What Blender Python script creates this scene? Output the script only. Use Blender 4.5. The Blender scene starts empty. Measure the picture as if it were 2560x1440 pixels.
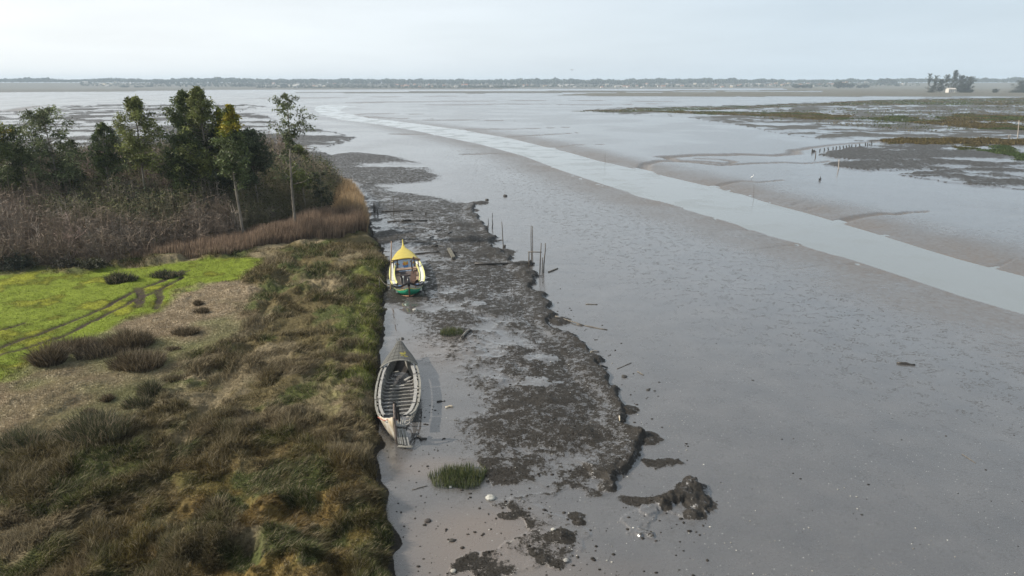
import bpy, bmesh, math, random
import numpy as np
from mathutils import Vector, Matrix
R = math.radians
PI = math.pi
S = bpy.context.scene
COL = S.collection

# ------------------------------------------------------------------ camera, sky, sun
H_CAM = 18.0
PITCH = R(16.70)
FPX = 1707.0
cam_d = bpy.data.cameras.new('camera'); cam = bpy.data.objects.new('camera', cam_d); COL.objects.link(cam)
cam_d.sensor_width = 36; cam_d.lens = 24.0; cam_d.clip_start = 0.5; cam_d.clip_end = 20000
cam.location = (0, 0, H_CAM); cam.rotation_euler = (PI/2 - PITCH, 0, 0)
S.camera = cam
S.view_settings.view_transform = 'Standard'; S.view_settings.look = 'None'
S.view_settings.exposure = 0.25; S.view_settings.gamma = 1.0
S.render.resolution_x = 1024; S.render.resolution_y = 576
S.cycles.max_bounces = 6; S.cycles.diffuse_bounces = 2; S.cycles.glossy_bounces = 3; S.cycles.volume_bounces = 1
S.cycles.transparent_max_bounces = 4

SUN_EL, SUN_AZ = R(35), R(-91)          # azimuth measured from +Y towards +X
W = bpy.data.worlds.new('World'); S.world = W; W.use_nodes = True
nt = W.node_tree; nt.nodes.clear()
def N(nt, t, **k):
    n = nt.nodes.new(t)
    for a, b in k.items(): setattr(n, a, b)
    return n
sky = N(nt, 'ShaderNodeTexSky', sky_type='NISHITA', sun_disc=False, sun_elevation=SUN_EL, sun_rotation=SUN_AZ,
        air_density=1.0, dust_density=2.0, ozone_density=1.2)
tc = N(nt, 'ShaderNodeTexCoord')
sep = N(nt, 'ShaderNodeSeparateXYZ'); nt.links.new(tc.outputs['Generated'], sep.inputs[0])
# thin high cloud: streaky veil over the clear sky
mp = N(nt, 'ShaderNodeMapping'); mp.inputs['Scale'].default_value = (1.3, 1.3, 9.0); mp.inputs['Rotation'].default_value = (R(3), R(-4), 0)
nt.links.new(tc.outputs['Generated'], mp.inputs[0])
nz = N(nt, 'ShaderNodeTexNoise'); nz.inputs['Scale'].default_value = 1.6; nz.inputs['Detail'].default_value = 6; nz.inputs['Roughness'].default_value = .55
nt.links.new(mp.outputs[0], nz.inputs['Vector'])
dot = N(nt, 'ShaderNodeVectorMath', operation='DOT_PRODUCT'); nt.links.new(tc.outputs['Generated'], dot.inputs[0])
dot.inputs[1].default_value = (math.sin(R(-80))*math.cos(R(12)), math.cos(R(-80))*math.cos(R(12)), math.sin(R(12)))
mr = N(nt, 'ShaderNodeMapRange'); mr.inputs[1].default_value = -0.2; mr.inputs[2].default_value = 1.0
nt.links.new(dot.outputs['Value'], mr.inputs[0])
veil = N(nt, 'ShaderNodeMix', data_type='RGBA')
veil.inputs['A'].default_value = (0.585, 0.68, 0.76, 1); veil.inputs['B'].default_value = (1.03, 1.04, 1.03, 1)
nt.links.new(mr.outputs[0], veil.inputs['Factor'])
cl = N(nt, 'ShaderNodeMapRange'); cl.inputs[1].default_value = .3; cl.inputs[2].default_value = .75; cl.inputs[3].default_value = .92; cl.inputs[4].default_value = 1.08
nt.links.new(nz.outputs['Fac'], cl.inputs[0])
vm = N(nt, 'ShaderNodeVectorMath', operation='SCALE'); nt.links.new(veil.outputs['Result'], vm.inputs[0]); hz = N(nt, 'ShaderNodeMapRange', interpolation_type='SMOOTHSTEP')      # veil dimmed overhead, outside the view, to darken near mud and deepen contrast
hz.inputs[1].default_value = .16; hz.inputs[2].default_value = .75; hz.inputs[3].default_value = 1.0; hz.inputs[4].default_value = .55
nt.links.new(sep.outputs['Z'], hz.inputs[0])
cz = N(nt, 'ShaderNodeMath', operation='MULTIPLY'); nt.links.new(cl.outputs[0], cz.inputs[0]); nt.links.new(hz.outputs[0], cz.inputs[1])
nt.links.new(cz.outputs[0], vm.inputs['Scale'])
sk = N(nt, 'ShaderNodeVectorMath', operation='SCALE'); nt.links.new(sky.outputs[0], sk.inputs[0]); sk.inputs['Scale'].default_value = 0.10
mixw = N(nt, 'ShaderNodeMix', data_type='RGBA'); mixw.inputs['Factor'].default_value = 0.88
nt.links.new(sk.outputs[0], mixw.inputs['A']); nt.links.new(vm.outputs[0], mixw.inputs['B'])
bg = N(nt, 'ShaderNodeBackground'); bg.inputs['Strength'].default_value = 1.0
wo = N(nt, 'ShaderNodeOutputWorld')
nt.links.new(mixw.outputs['Result'], bg.inputs[0]); nt.links.new(bg.outputs[0], wo.inputs[0])

sd_ = bpy.data.lights.new('sun', 'SUN'); sd_.energy = 4.8; sd_.angle = R(0.9); sd_.color = (1.0, 0.93, 0.82)
sun = bpy.data.objects.new('sun', sd_); COL.objects.link(sun)
sdir = Vector((math.sin(SUN_AZ)*math.cos(SUN_EL), math.cos(SUN_AZ)*math.cos(SUN_EL), math.sin(SUN_EL)))
sun.rotation_euler = (-sdir).to_track_quat('-Z', 'Y').to_euler()

# ------------------------------------------------------------------ helpers
cp, sp_ = math.cos(PITCH), math.sin(PITCH)
def at(px, py, z=0.0):
    """ground point (at height z) seen at a place of the photograph"""
    a = (px-1280)/FPX; b = -(py-720)/FPX
    d = (a, cp + b*sp_, -sp_ + b*cp)
    t = (z-H_CAM)/d[2]
    return (d[0]*t, d[1]*t)
def atn(pts, z=0.0): return np.array([at(x, y, z) for x, y in pts])
def h_at(px_top, gx, gy):
    """height of a thing standing at (gx,gy) whose top is at picture row px_top"""
    b = -(px_top-720)/FPX
    r = (-sp_ + b*cp)/(cp + b*sp_)
    return H_CAM + r*gy

def tag(o, label=None, cat=None, group=None, kind=None):
    if label: o['label'] = label
    if cat: o['category'] = cat
    if group: o['group'] = group
    if kind: o['kind'] = kind
    return o
def link(o, parent=None):
    COL.objects.link(o)
    if parent is not None: o.parent = parent
    return o
def empty(name, loc, rz=0, sc=1):
    o = bpy.data.objects.new(name, None); o.location = loc; o.rotation_euler = (0, 0, rz); o.scale = (sc, sc, sc)
    o.empty_display_size = .3
    return link(o)
def obj(name, vf, mat, parent=None, smooth=False, loc=None, rot=None):
    v, f = vf
    me = bpy.data.meshes.new(name); me.from_pydata([tuple(p) for p in v], [], f); me.update()
    me.materials.append(mat)
    if smooth: me.polygons.foreach_set('use_smooth', [True]*len(me.polygons))
    o = bpy.data.objects.new(name, me)
    if loc is not None: o.location = loc
    if rot is not None: o.rotation_euler = rot
    return link(o, parent)
def copy_tree(o, parent=None):
    c = o.copy(); COL.objects.link(c)
    if parent is not None: c.parent = parent
    for ch in list(o.children): copy_tree(ch, c)
    return c
def npmesh(name, verts, loops, nper, mat, col=None, attrs=None, smooth=False, mats=None):
    """fast mesh: verts (n,3), loops flat vertex indices, nper = per-face vertex counts"""
    me = bpy.data.meshes.new(name)
    me.vertices.add(len(verts)); me.vertices.foreach_set('co', np.asarray(verts, np.float32).ravel())
    me.loops.add(len(loops)); me.loops.foreach_set('vertex_index', np.asarray(loops, np.int32))
    nper = np.asarray(nper, np.int32); st = np.concatenate([[0], np.cumsum(nper)[:-1]]).astype(np.int32)
    me.polygons.add(len(nper)); me.polygons.foreach_set('loop_start', st)
    try: me.polygons.foreach_set('loop_total', nper)
    except Exception: pass
    if smooth: me.polygons.foreach_set('use_smooth', np.ones(len(nper), bool))
    me.update(calc_edges=True)
    if col is not None:
        a = me.attributes.new('Col', 'FLOAT_COLOR', 'POINT')
        c4 = np.ones((len(verts), 4), np.float32); c4[:, :3] = col; a.data.foreach_set('color', c4.ravel())
    for k, v in (attrs or {}).items():
        a = me.attributes.new(k, 'FLOAT', 'POINT'); a.data.foreach_set('value', np.asarray(v, np.float32))
    me.materials.append(mat)
    o = bpy.data.objects.new(name, me)
    return link(o)

# ---- numpy noise
def _h(ix, iy, s):
    n = (ix.astype(np.int64)*374761393 + iy.astype(np.int64)*668265263 + s*1442695041) & 0xffffffff
    n = ((n ^ (n >> 13))*1274126177) & 0xffffffff
    n = (n ^ (n >> 16)) & 0xffffffff
    return n.astype(np.float64)/4294967295.0
def vnoise(x, y, s=0):
    ix = np.floor(x); iy = np.floor(y); fx = x-ix; fy = y-iy
    fx = fx*fx*fx*(fx*(fx*6-15)+10); fy = fy*fy*fy*(fy*(fy*6-15)+10)
    a = _h(ix, iy, s); b = _h(ix+1, iy, s); c = _h(ix, iy+1, s); d = _h(ix+1, iy+1, s)
    return (a*(1-fx)+b*fx)*(1-fy) + (c*(1-fx)+d*fx)*fy
def fbm(x, y, sc, oct=4, s=0, g=.5):
    """0..1, feature size sc metres"""
    t = 0; a = 1; n = 0; ca, sa = math.cos(.6), math.sin(.6)
    x = x/sc; y = y/sc
    for k in range(oct):
        t = t + a*vnoise(x+17.3*k, y-9.1*k, s+k); n += a; a *= g
        x, y = (x*ca - y*sa)*2.03, (x*sa + y*ca)*2.03
    return t/n
def sstep(a, b, x):
    t = np.clip((x-a)/(b-a), 0, 1); return t*t*(3-2*t)
def sdf(x, y, poly):
    """signed distance, negative inside"""
    poly = np.asarray(poly); best = np.full(x.shape, 1e18); ins = np.zeros(x.shape, bool)
    n = len(poly)
    for i in range(n):
        ax, ay = poly[i]; bx, by = poly[(i+1) % n]
        ex, ey = bx-ax, by-ay; L = ex*ex+ey*ey+1e-12
        t = np.clip(((x-ax)*ex+(y-ay)*ey)/L, 0, 1)
        best = np.minimum(best, (x-ax-t*ex)**2 + (y-ay-t*ey)**2)
        c = ((ay > y) != (by > y))
        if ey != 0: ins ^= c & (x < ex*(y-ay)/ey + ax)
    d = np.sqrt(best)
    return np.where(ins, -d, d)
def pdist(x, y, line):
    """distance to a polyline and the position along it (0..1)"""
    line = np.asarray(line); best = np.full(x.shape, 1e18); tt = np.zeros(x.shape); n = len(line)-1
    for i in range(n):
        ax, ay = line[i]; bx, by = line[i+1]; ex, ey = bx-ax, by-ay; L = ex*ex+ey*ey+1e-12
        t = np.clip(((x-ax)*ex+(y-ay)*ey)/L, 0, 1)
        d = (x-ax-t*ex)**2 + (y-ay-t*ey)**2; m = d < best
        best = np.where(m, d, best); tt = np.where(m, (i+t)/n, tt)
    return np.sqrt(best), tt

# ------------------------------------------------------------------ materials
def newmat(name):
    m = bpy.data.materials.new(name); m.use_nodes = True
    t = m.node_tree; b = t.nodes['Principled BSDF']
    return m, t, b
def simple(name, c, rough=.7, var=.25, scale=6, bump=.15, bs=None, metal=0, c2=None, stretch=None, spec=.5):
    """painted / weathered surface: base colour broken by noise, with bump"""
    m, t, b = newmat(name)
    co = N(t, 'ShaderNodeTexCoord'); mpn = N(t, 'ShaderNodeMapping'); t.links.new(co.outputs['Object'], mpn.inputs[0])
    if stretch: mpn.inputs['Scale'].default_value = stretch
    n = N(t, 'ShaderNodeTexNoise'); n.inputs['Scale'].default_value = scale; n.inputs['Detail'].default_value = 8; n.inputs['Roughness'].default_value = .65
    t.links.new(mpn.outputs[0], n.inputs['Vector'])
    r = N(t, 'ShaderNodeMapRange'); r.inputs[1].default_value = .32; r.inputs[2].default_value = .68; t.links.new(n.outputs['Fac'], r.inputs[0])
    mx = N(t, 'ShaderNodeMix', data_type='RGBA'); t.links.new(r.outputs[0], mx.inputs['Factor'])
    d = c2 if c2 else tuple(q*(1-var) for q in c)
    u = c if c2 else tuple(min(1, q*(1+var*.6)) for q in c)
    mx.inputs['A'].default_value = (*d, 1); mx.inputs['B'].default_value = (*u, 1)
    t.links.new(mx.outputs['Result'], b.inputs['Base Color'])
    b.inputs['Roughness'].default_value = rough; b.inputs['Metallic'].default_value = metal
    b.inputs['Specular IOR Level'].default_value = spec
    bp = N(t, 'ShaderNodeBump'); bp.inputs['Strength'].default_value = bump; bp.inputs['Distance'].default_value = .02
    t.links.new(n.outputs['Fac'], bp.inputs['Height']); t.links.new(bp.outputs[0], b.inputs['Normal'])
    return m
def veg(name, rough=.6, spec=.25, trans=.25, nscale=0):
    """foliage: colour comes from the point colours of the plant"""
    m, t, b = newmat(name)
    a = N(t, 'ShaderNodeAttribute', attribute_name='Col')
    out = t.nodes['Material Output']
    b.inputs['Roughness'].default_value = rough; b.inputs['Specular IOR Level'].default_value = spec
    t.links.new(a.outputs['Color'], b.inputs['Base Color'])
    tr = N(t, 'ShaderNodeBsdfTranslucent'); t.links.new(a.outputs['Color'], tr.inputs[0])
    mx = N(t, 'ShaderNodeMixShader'); mx.inputs[0].default_value = trans
    t.links.new(b.outputs[0], mx.inputs[1]); t.links.new(tr.outputs[0], mx.inputs[2]); t.links.new(mx.outputs[0], out.inputs['Surface'])
    return m
M_leaf = veg('leaf', .55, .28, .22)
M_grass = veg('grass_blade', .65, .2, .3)
M_twig = veg('twig', .8, .2, .0)
M_bark = simple('eucalypt_bark', (.30, .26, .21), .85, c2=(.10, .085, .07), scale=3, stretch=(1, 1, .3), bump=.4)
M_wetwood = simple('wet_wood', (.05, .045, .04), .5, c2=(.02, .018, .016), scale=9, bump=.5)
M_driftwood = simple('driftwood', (.20, .18, .15), .8, c2=(.08, .07, .06), scale=8, bump=.5)
M_polewood = simple('pole_wood', (.15, .125, .10), .8, c2=(.05, .042, .036), scale=6, bump=.5)

# ------------------------------------------------------------------ layout outlines
LAND = np.vstack([atn([(1010,1600),(998,1440),(985,1345),(968,1250),(955,1150),(946,1060),(945,960),(952,900),(960,850),(964,760),
    (968,700),(972,650),(955,610),(930,585),(925,555),(912,520),(880,470),(800,425),(700,400),(600,392),(200,383),(0,380),(-500,384)], .35),
    [(-260,150),(-260,5),(-8,5)]])
GREEN = atn([(-500,720),(0,688),(90,680),(200,682),(350,663),(470,650),(560,642),(660,644),(630,672),(600,700),(500,705),(425,740),(400,775),(300,800),(230,835),(130,855),(70,905),(0,950),(-500,1130)], .8)
MATZ = atn([(-500,1130),(0,950),(70,905),(130,855),(230,835),(300,800),(400,775),(425,740),(500,705),(600,700),(640,745),(610,800),(560,850),(470,880),(440,960),(370,1010),(300,1070),(130,1090),(0,1110),(-500,1300)], .8)
CH_UP = [(3600,960),(2900,780),(2560,690),(2400,648),(2248,602),(2090,553),(1885,497),(1790,470),(1620,430),(1500,403),(1420,380),(1280,347),(1160,326),(1000,304),(910,294),(870,285),(848,276),(858,270),(900,266)]
CH_LO = [(3600,1130),(2900,893),(2560,787),(2400,740),(2250,690),(2100,640),(1950,592),(1800,545),(1640,500),(1510,462),(1400,425),(1300,388),(1200,361),(1050,329),(950,311),(850,299),(800,286),(786,275),(790,267),(812,262)]
CHAN = np.vstack([atn(CH_UP, -.3), atn(CH_LO, -.3)[::-1]])
def L_(p): return atn(p)
CREEKS = [  # polyline, half width, depth
    (L_([(1620,432),(1608,420),(1618,408),(1650,402),(1720,404),(1800,412),(1870,408),(1960,405),(2010,408),(2075,403)]), .9, .5),
    (L_([(1665,392),(1730,388),(1850,385),(1930,388),(1985,384),(1985,376),(2030,368),(2100,360),(2200,354),(2330,350)]), 1.2, .5),
    (L_([(1665,392),(1690,402),(1760,403),(1815,408),(1838,404),(1800,398),(1740,396)]), .8, .4),
    (L_([(2088,552),(2115,544),(2140,541),(2200,535),(2240,536),(2270,532),(2320,529)]), .5, .4),
    (L_([(1790,462),(1830,455),(1850,452),(1900,455),(1960,450)]), .5, .3),
    (L_([(1075,300),(1170,300),(1290,302)]), 1.6, .4),
    (L_([(1170,322),(1290,322),(1420,318)]), 1.2, .35),
    (L_([(1280,341),(1340,338),(1440,332)]), 1.0, .3),
    (L_([(880,286),(950,284),(1100,286)]), 2.0, .4),
    (L_([(910,291),(1000,296),(1080,297)]), 1.2, .3),
    (L_([(990,335),(1080,336),(1180,334)]), 1.2, .3),
    (L_([(1160,386),(1230,384),(1330,383)]), .6, .2),
    (L_([(1090,262),(1300,260),(1500,262),(1650,259)]), 4, .5),
    (L_([(900,256),(1200,252),(1400,250),(1700,254)]), 6, .6),
    (L_([(640,246),(900,243),(1100,240),(1300,241)]), 7, .6),
    (L_([(1380,368),(1440,362),(1530,360)]), .6, .2),
    (L_([(2017,520),(2060,514)]), .25, .15), (L_([(1980,509),(2020,502)]), .25, .15),
    (L_([(30,277),(60,270),(100,264),(150,261)]), 3, .5),
]
_rr = random.Random(44)
def _rs(l, n):
    d = np.r_[0, np.cumsum(np.hypot(*np.diff(l, axis=0).T))]; q = np.linspace(0, d[-1], n); return np.stack([np.interp(q, d, l[:, 0]), np.interp(q, d, l[:, 1])], 1)
for side_, ln in ((1, CH_UP[1:13]), (-1, CH_LO[1:13])):      # little rills draining the flats into the river
    l_ = _rs(atn(ln), 60)
    for i in range(1, 59):
        if _rr.random() < .6: continue
        t_ = l_[i+1]-l_[i-1]; t_ = t_/np.hypot(*t_); nrm = np.array([-t_[1], t_[0]])
        if (nrm[0] > 0) != (side_ > 0): nrm = -nrm
        L0 = _rr.uniform(4, 13); p = l_[i]+t_*_rr.uniform(-1, 1); pts = [p]; a = _rr.uniform(-.5, .5)
        for k in range(6): a += _rr.gauss(0, .18); p = p+(nrm*math.cos(a)+t_*math.sin(a))*L0/6; pts.append(p)
        CREEKS.append((np.array(pts), _rr.uniform(.10, .24), _rr.uniform(.05, .10)))
# drained, weed-covered platforms and marsh islands: outline, cover, height, edge softness, vegetation
ISL = [
    (L_([(800,440),(860,452),(905,495),(930,540),(945,590),(975,640),(985,760),(1010,780),(1040,830),(1020,900),(1110,930),(1160,1000),(1130,1080),(1180,1150),(1230,1180),(1330,1160),(1420,1160),(1530,1222),(1610,1130),(1648,1088),(1560,1062),(1592,1030),(1560,985),(1520,950),(1470,880),(1438,842),(1400,836),(1390,800),(1360,760),(1330,728),(1340,690),(1290,655),(1225,620),(1240,590),(1190,540),(1190,512),(1120,495),(1000,478),(960,464),(1098,456),(1104,440),(1060,406),(980,388),(880,378),(790,392)]), .74, .26, 2.0, 0),
    (L_([(-900,440),(-900,300),(60,276),(170,264),(300,259),(640,262),(664,267),(590,278),(660,288),(700,310),(800,325),(890,344),(850,357),(790,372),(820,395),(700,400)]), .52, .3, 6.0, 0),
    (L_([(1440,276),(1560,269),(1900,262),(2040,256),(2300,246),(2700,243),(3600,243),(3600,420),(2700,362),(2560,358),(2200,354),(2060,348),(1950,333),(1850,312),(1700,292),(1560,286)]), .80, .3, 5.0, .4),
    (L_([(2040,388),(2150,366),(2400,352),(3600,420),(3600,600),(2700,486),(2560,474),(2400,460),(2240,437),(2350,425),(2180,428),(2060,412),(2120,400)]), .66, .3, 3.0, .1),
    (L_([(1385,238),(1480,233),(1900,229),(2300,231),(2560,234),(3600,234),(3600,243),(2560,242),(2000,242),(1500,241)]), 1.0, .6, 20, 1),
    (L_([(700,231),(1000,229.5),(1400,227.5),(1800,226),(2560,222),(3600,222),(3600,229),(2560,229),(1900,227.5),(1500,231.5),(1200,233.8),(1000,233.8),(800,232.5)]), .95, .6, 20, .7),
    (L_([(-1200,212),(-1200,233),(0,231),(150,231),(310,229),(480,226),(700,224.2),(1300,222.8),(1750,222),(1980,221),(2560,220.5),(3600,220),(3600,212)]), 1.1, .8, 30, .8),
    (L_([(1920,217),(3600,216),(3600,240),(2560,238),(2300,236),(2100,231),(1980,226)]), 1.2, .9, 20, 1),
    (L_([(1265,1250),(1300,1240),(1420,1290),(1480,1330),(1420,1400),(1300,1440),(1120,1440),(1130,1410),(1230,1370),(1330,1330)]), .66, .06, .8, 0),
    (L_([(1560,1285),(1620,1250),(1690,1240),(1720,1210),(1760,1220),(1778,1275),(1745,1300),(1660,1280),(1600,1320),(1640,1345),(1560,1340)]), .62, .12, .5, 0),
    (L_([(1590,1275),(1640,1252),(1690,1240),(1715,1212),(1745,1210),(1778,1270),(1760,1282),(1715,1262),(1660,1268),(1620,1290)]), 1.1, .16, .35, 0),
    (L_([(1225,1260),(1330,1235),(1400,1225),(1400,1240),(1280,1275)]), .55, .04, .5, 0),
    (L_([(905,490),(935,500),(965,535),(990,565),(1000,590),(972,640),(982,690),(1060,735),(1090,770),(1000,772),(955,765),(940,700),(930,620),(900,560)]), .75, .10, .8, 0),
    (L_([(1600,1150),(1700,1145),(1712,1160),(1640,1172)]), .45, .03, .4, 0),
    (L_([(1180,1150),(1330,1130),(1560,1140),(1530,1222),(1460,1240),(1350,1215),(1240,1215)]), .58, .05, 1.2, 0),
]
MOUNDS = [(1185,604,50,10,.28),(1165,565,35,5,.18),(1190,585,25,4,.12),(1235,629,40,5,.15),(1215,640,45,7,.18),(1310,662,20,7,.22),(1310,691,22,8,.28),
    (1398,803,22,8,.32),(1725,1222,26,14,.20),(1745,1258,34,18,.17),(1700,1240,34,9,.12),(1640,1255,60,10,.14),(1735,1290,22,11,.34),(1663,1268,14,8,.2),
    (1440,1292,16,8,.2),(1448,1308,13,6,.2),(1410,1345,22,16,.2),(1340,1382,14,9,.18),(1358,1402,14,9,.15),(1275,1290,26,8,.13),(1610,1095,34,14,.28),(1570,1025,22,10,.25),
    (1460,1090,60,18,.12),(1370,1005,60,10,.1),(1280,1018,30,8,.1),(1390,1345,20,10,.15),(1190,597,30,6,.2),(1200,508,18,4,.25),(1180,526,14,3,.2)]
PUDDLES = [(1240,888,40,12),(1350,905,35,10),(1250,955,20,32),(1345,965,45,10),(1165,890,18,8),(1130,775,26,8),(1185,768,24,6),(1010,800,22,40),(1000,780,30,20),(1100,962,26,34),(1120,740,20,5),(1060,1060,25,60)]

LEDGE = atn([(1190,512),(1190,540),(1240,590),(1225,620),(1290,655),(1340,690),(1330,728),(1360,760),(1390,800),(1438,842),(1470,880),(1520,950),(1560,985),(1592,1030),(1560,1062),(1648,1088),(1610,1130),(1560,1190)])
def land_h(x, y, sd):
    tus = fbm(x, y, 1.5, 4, 11); fine = fbm(x, y, .7, 3, 31)
    return sstep(0, 1.1, -sd)*(.62 + .10*fine) + sstep(.4, 3, -sd)*(.75*sstep(.35, .75, tus)*(.35+.65*sstep(0, 1, fbm(x, y, 7, 2, 6)*2-.6)) + .25*(fbm(x, y, 9, 3, 5)-.4))*(1-sstep(.5, -.5, sdf(x, y, GREEN))*.85)*(1-sstep(.5, -.5, sdf(x, y, MATZ))*.7)
def meadow(x, y):
    """weights of the three sorts of ground cover on the bank"""
    wx = (fbm(x, y, 3, 4, 71)-.5)*5; 
    g = sstep(.6, -.6, sdf(x, y, GREEN)+wx*.5)
    m = sstep(.7, -.7, sdf(x, y, MATZ)+wx*.8)*(1-g)
    return g, m
def height(x, y, full=False):
    D = np.hypot(x, y)
    sl = sdf(x, y, LAND) + (fbm(x, y, 1.6, 3, 3)-.5)*.9
    land = sl < 0
    z = (fbm(x, y, 30, 4, 1)-.5)*.12*sstep(20, 60, D) + (fbm(x, y, 4, 4, 8)-.5)*.03
    weed = np.zeros_like(x); vegm = np.zeros_like(x); dry = np.zeros_like(x)
    n1 = fbm(x, y, 7, 5, 21, .6); n2 = fbm(x, y, 1.7, 5, 22, .6); n3 = fbm(x*.75, y, 3.2, 5, 27, .6); nf = fbm(x*.55, y, 13, 5, 23, .62)
    for k, (poly, cov, hh, soft, vg) in enumerate(ISL):
        lo = poly.min(0)-soft*4-5; hi = poly.max(0)+soft*4+5
        b = (x > lo[0]) & (x < hi[0]) & (y > lo[1]) & (y < hi[1])
        if not b.any(): continue
        xs, ys = x[b], y[b]
        d = sdf(xs, ys, poly) + (fbm(xs, ys, soft*1.2, 4, 40+k)-.5)*soft*1.3
        ins = sstep(soft*.12, -soft*.12, d)
        fz = sstep(70, 130, D[b])
        nn = (.25*n1[b]+.75*nf[b])*fz + (.30*n1[b]+.35*n2[b]+.35*n3[b])*(1-fz)
        if k == 0:
            ed0, _ = pdist(xs, ys, LEDGE); nn = nn + .07*fz + .11*sstep(8, 1.5, ed0)
        if k == 0: nn = nn + .13*sstep(2.2, .2, -d)*(xs > -3) - .02
        if k in (4, 5, 6, 7): nn = nn*.4+.45
        wv = np.clip((nn - .5)*(5.0 if k == 0 else 9) + cov, 0, (.78 if k == 0 else .86 if k in (1, 2, 3) else 1))*ins
        if k == 0:
            ed, _ = pdist(xs, ys, LEDGE); ed = sstep(3.2, .6, ed+1.2*(n1[b]-.5)); wv = wv*np.maximum(ed, sstep(-.5, 2.6, -d))
        z[b] += (ins if k else np.maximum(ed*ins, sstep(0, 5, -d)))*hh*(.45+.55*wv) + .20*wv*(n2[b]-.3)*(hh > .1)
        if k == 0:
            lg = sstep(1.6, .1, -d+.8*(n1[b]-.5))*ins*ed; z[b] += .06*lg*(.2+1.6*n2[b]); wv = np.maximum(np.maximum(wv, lg), np.clip(ins*4, 0, 1)*ed*(ins < .95))
        if k in (1, 2, 3): wv = np.maximum(wv, np.clip(ins*(1-ins)*4, 0, 1)*.9)
        weed[b] = np.maximum(weed[b], wv); vegm[b] = np.maximum(vegm[b], vg*wv)
    for (px, py, rx, ry, hh) in MOUNDS:
        cx, cy = at(px, py); ex = abs(at(px+rx, py)[0]-cx); ey = abs(at(px, py-ry)[1]-at(px, py+ry)[1])/2
        q = ((x-cx)/ex)**2 + ((y-cy)/ey)**2
        b = q < 6
        if b.any():
            g = np.exp(-1.5*(q[b]*(.2+1.6*n2[b]))**1.2); z[b] += hh*g**.8*(.45+1.1*(n2[b]-.25)+.9*(fbm(x[b], y[b], .45, 3, 78)-.5)); weed[b] = np.maximum(weed[b], sstep(.01, .12, g))
    # river channel and tidal creeks
    sc = sdf(x, y, CHAN) + (fbm(x, y, 9, 2, 61)-.5)*.25
    z -= .28*sstep(8, 0, sc)**1.5 + .6*sstep(0, -1.5, sc)
    dry = np.maximum(dry, sstep(16, 1.0, sc)*(.45+.75*fbm(x, y, 6, 4, 63))*sstep(500, 120, D))
    weed = weed*sstep(-1, 3, sc)
    for line, hw, dep in CREEKS:
        lo = line.min(0)-hw*9-3; hi = line.max(0)+hw*9+3
        b = (x > lo[0]) & (x < hi[0]) & (y > lo[1]) & (y < hi[1])
        if not b.any(): continue
        xs, ys = x[b]+(n2[b]-.5)*hw*1.2, y[b]+(n1[b]-.5)*hw*2.5
        d, t = pdist(xs, ys, line); w = hw*(1.1-.75*t)
        z[b] -= dep*sstep(2.2, .3, d/w)*(1.05-.6*t)
        dry[b] = np.maximum(dry[b], sstep(3.2, .8, d/w)*(1.0 if hw > .32 else .5)); weed[b] *= sstep(.6, 1.6, d/w)
    pud = np.zeros_like(x)
    for (px, py, rx, ry) in PUDDLES:
        cx, cy = at(px, py); ex = abs(at(px+rx, py)[0]-cx); ey = abs(at(px, py-ry)[1]-at(px, py+ry)[1])/2
        q = ((x-cx)/ex)**2 + ((y-cy)/ey)**2; b = q < 5
        if b.any():
            g = sstep(.75, .35, q[b]*.6+(fbm(x[b], y[b], 1.3, 4, 77, .65)-.5)*3.8+.12); pud[b] = np.maximum(pud[b], g); weed[b] *= 1-.9*g
    rise = sstep(2950, 4300, D)*20
    z = z + rise
    zl = land_h(x, y, sl)
    zz = np.where(land, np.maximum(zl, 0) + .0, z)
    # mud foot of the bank
    if full: return zz, sl, weed, vegm, dry, pud, sc, n1, n2
    return zz
def gz(x, y):
    return float(height(np.array([float(x)]), np.array([float(y)]))[0])

# ------------------------------------------------------------------ the ground: one sheet, split into mud and grass bank
PH = np.concatenate([np.arange(54, 44, -.5), np.arange(44, 8, -.062), np.arange(8, .2, -.048)])
RR = np.concatenate([H_CAM/np.tan(np.radians(PH)), np.array([5600., 7000.])])
TH = np.radians(np.concatenate([np.arange(-74, -40, .7), np.arange(-40, 40.001, .062), np.arange(40.7, 74, .7)]))
T2, R2 = np.meshgrid(TH, RR)
GX, GY = R2*np.sin(T2), R2*np.cos(T2)
sh = GX.shape
Z, SL, WEED, VEG, DRY, PUD, SC, N1, N2 = [a.reshape(sh) for a in height(GX.ravel(), GY.ravel(), True)]
idx = np.arange(GX.size).reshape(sh)
q = np.stack([idx[:-1, :-1], idx[:-1, 1:], idx[1:, 1:], idx[1:, :-1]], -1).reshape(-1, 4)[:, ::-1]
isl = (SL.ravel()[q] < 0).sum(1) >= 2
def submesh(name, faces, mat, col=None, attrs=None):
    used, inv = np.unique(faces, return_inverse=True); inv = inv.reshape(-1)
    V = np.stack([GX.ravel()[used], GY.ravel()[used], Z.ravel()[used]], 1)
    return npmesh(name, V, inv, np.full(len(faces), 4), mat, None if col is None else col[used],
                  {k: v.ravel()[used] for k, v in (attrs or {}).items()}, True)

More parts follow.
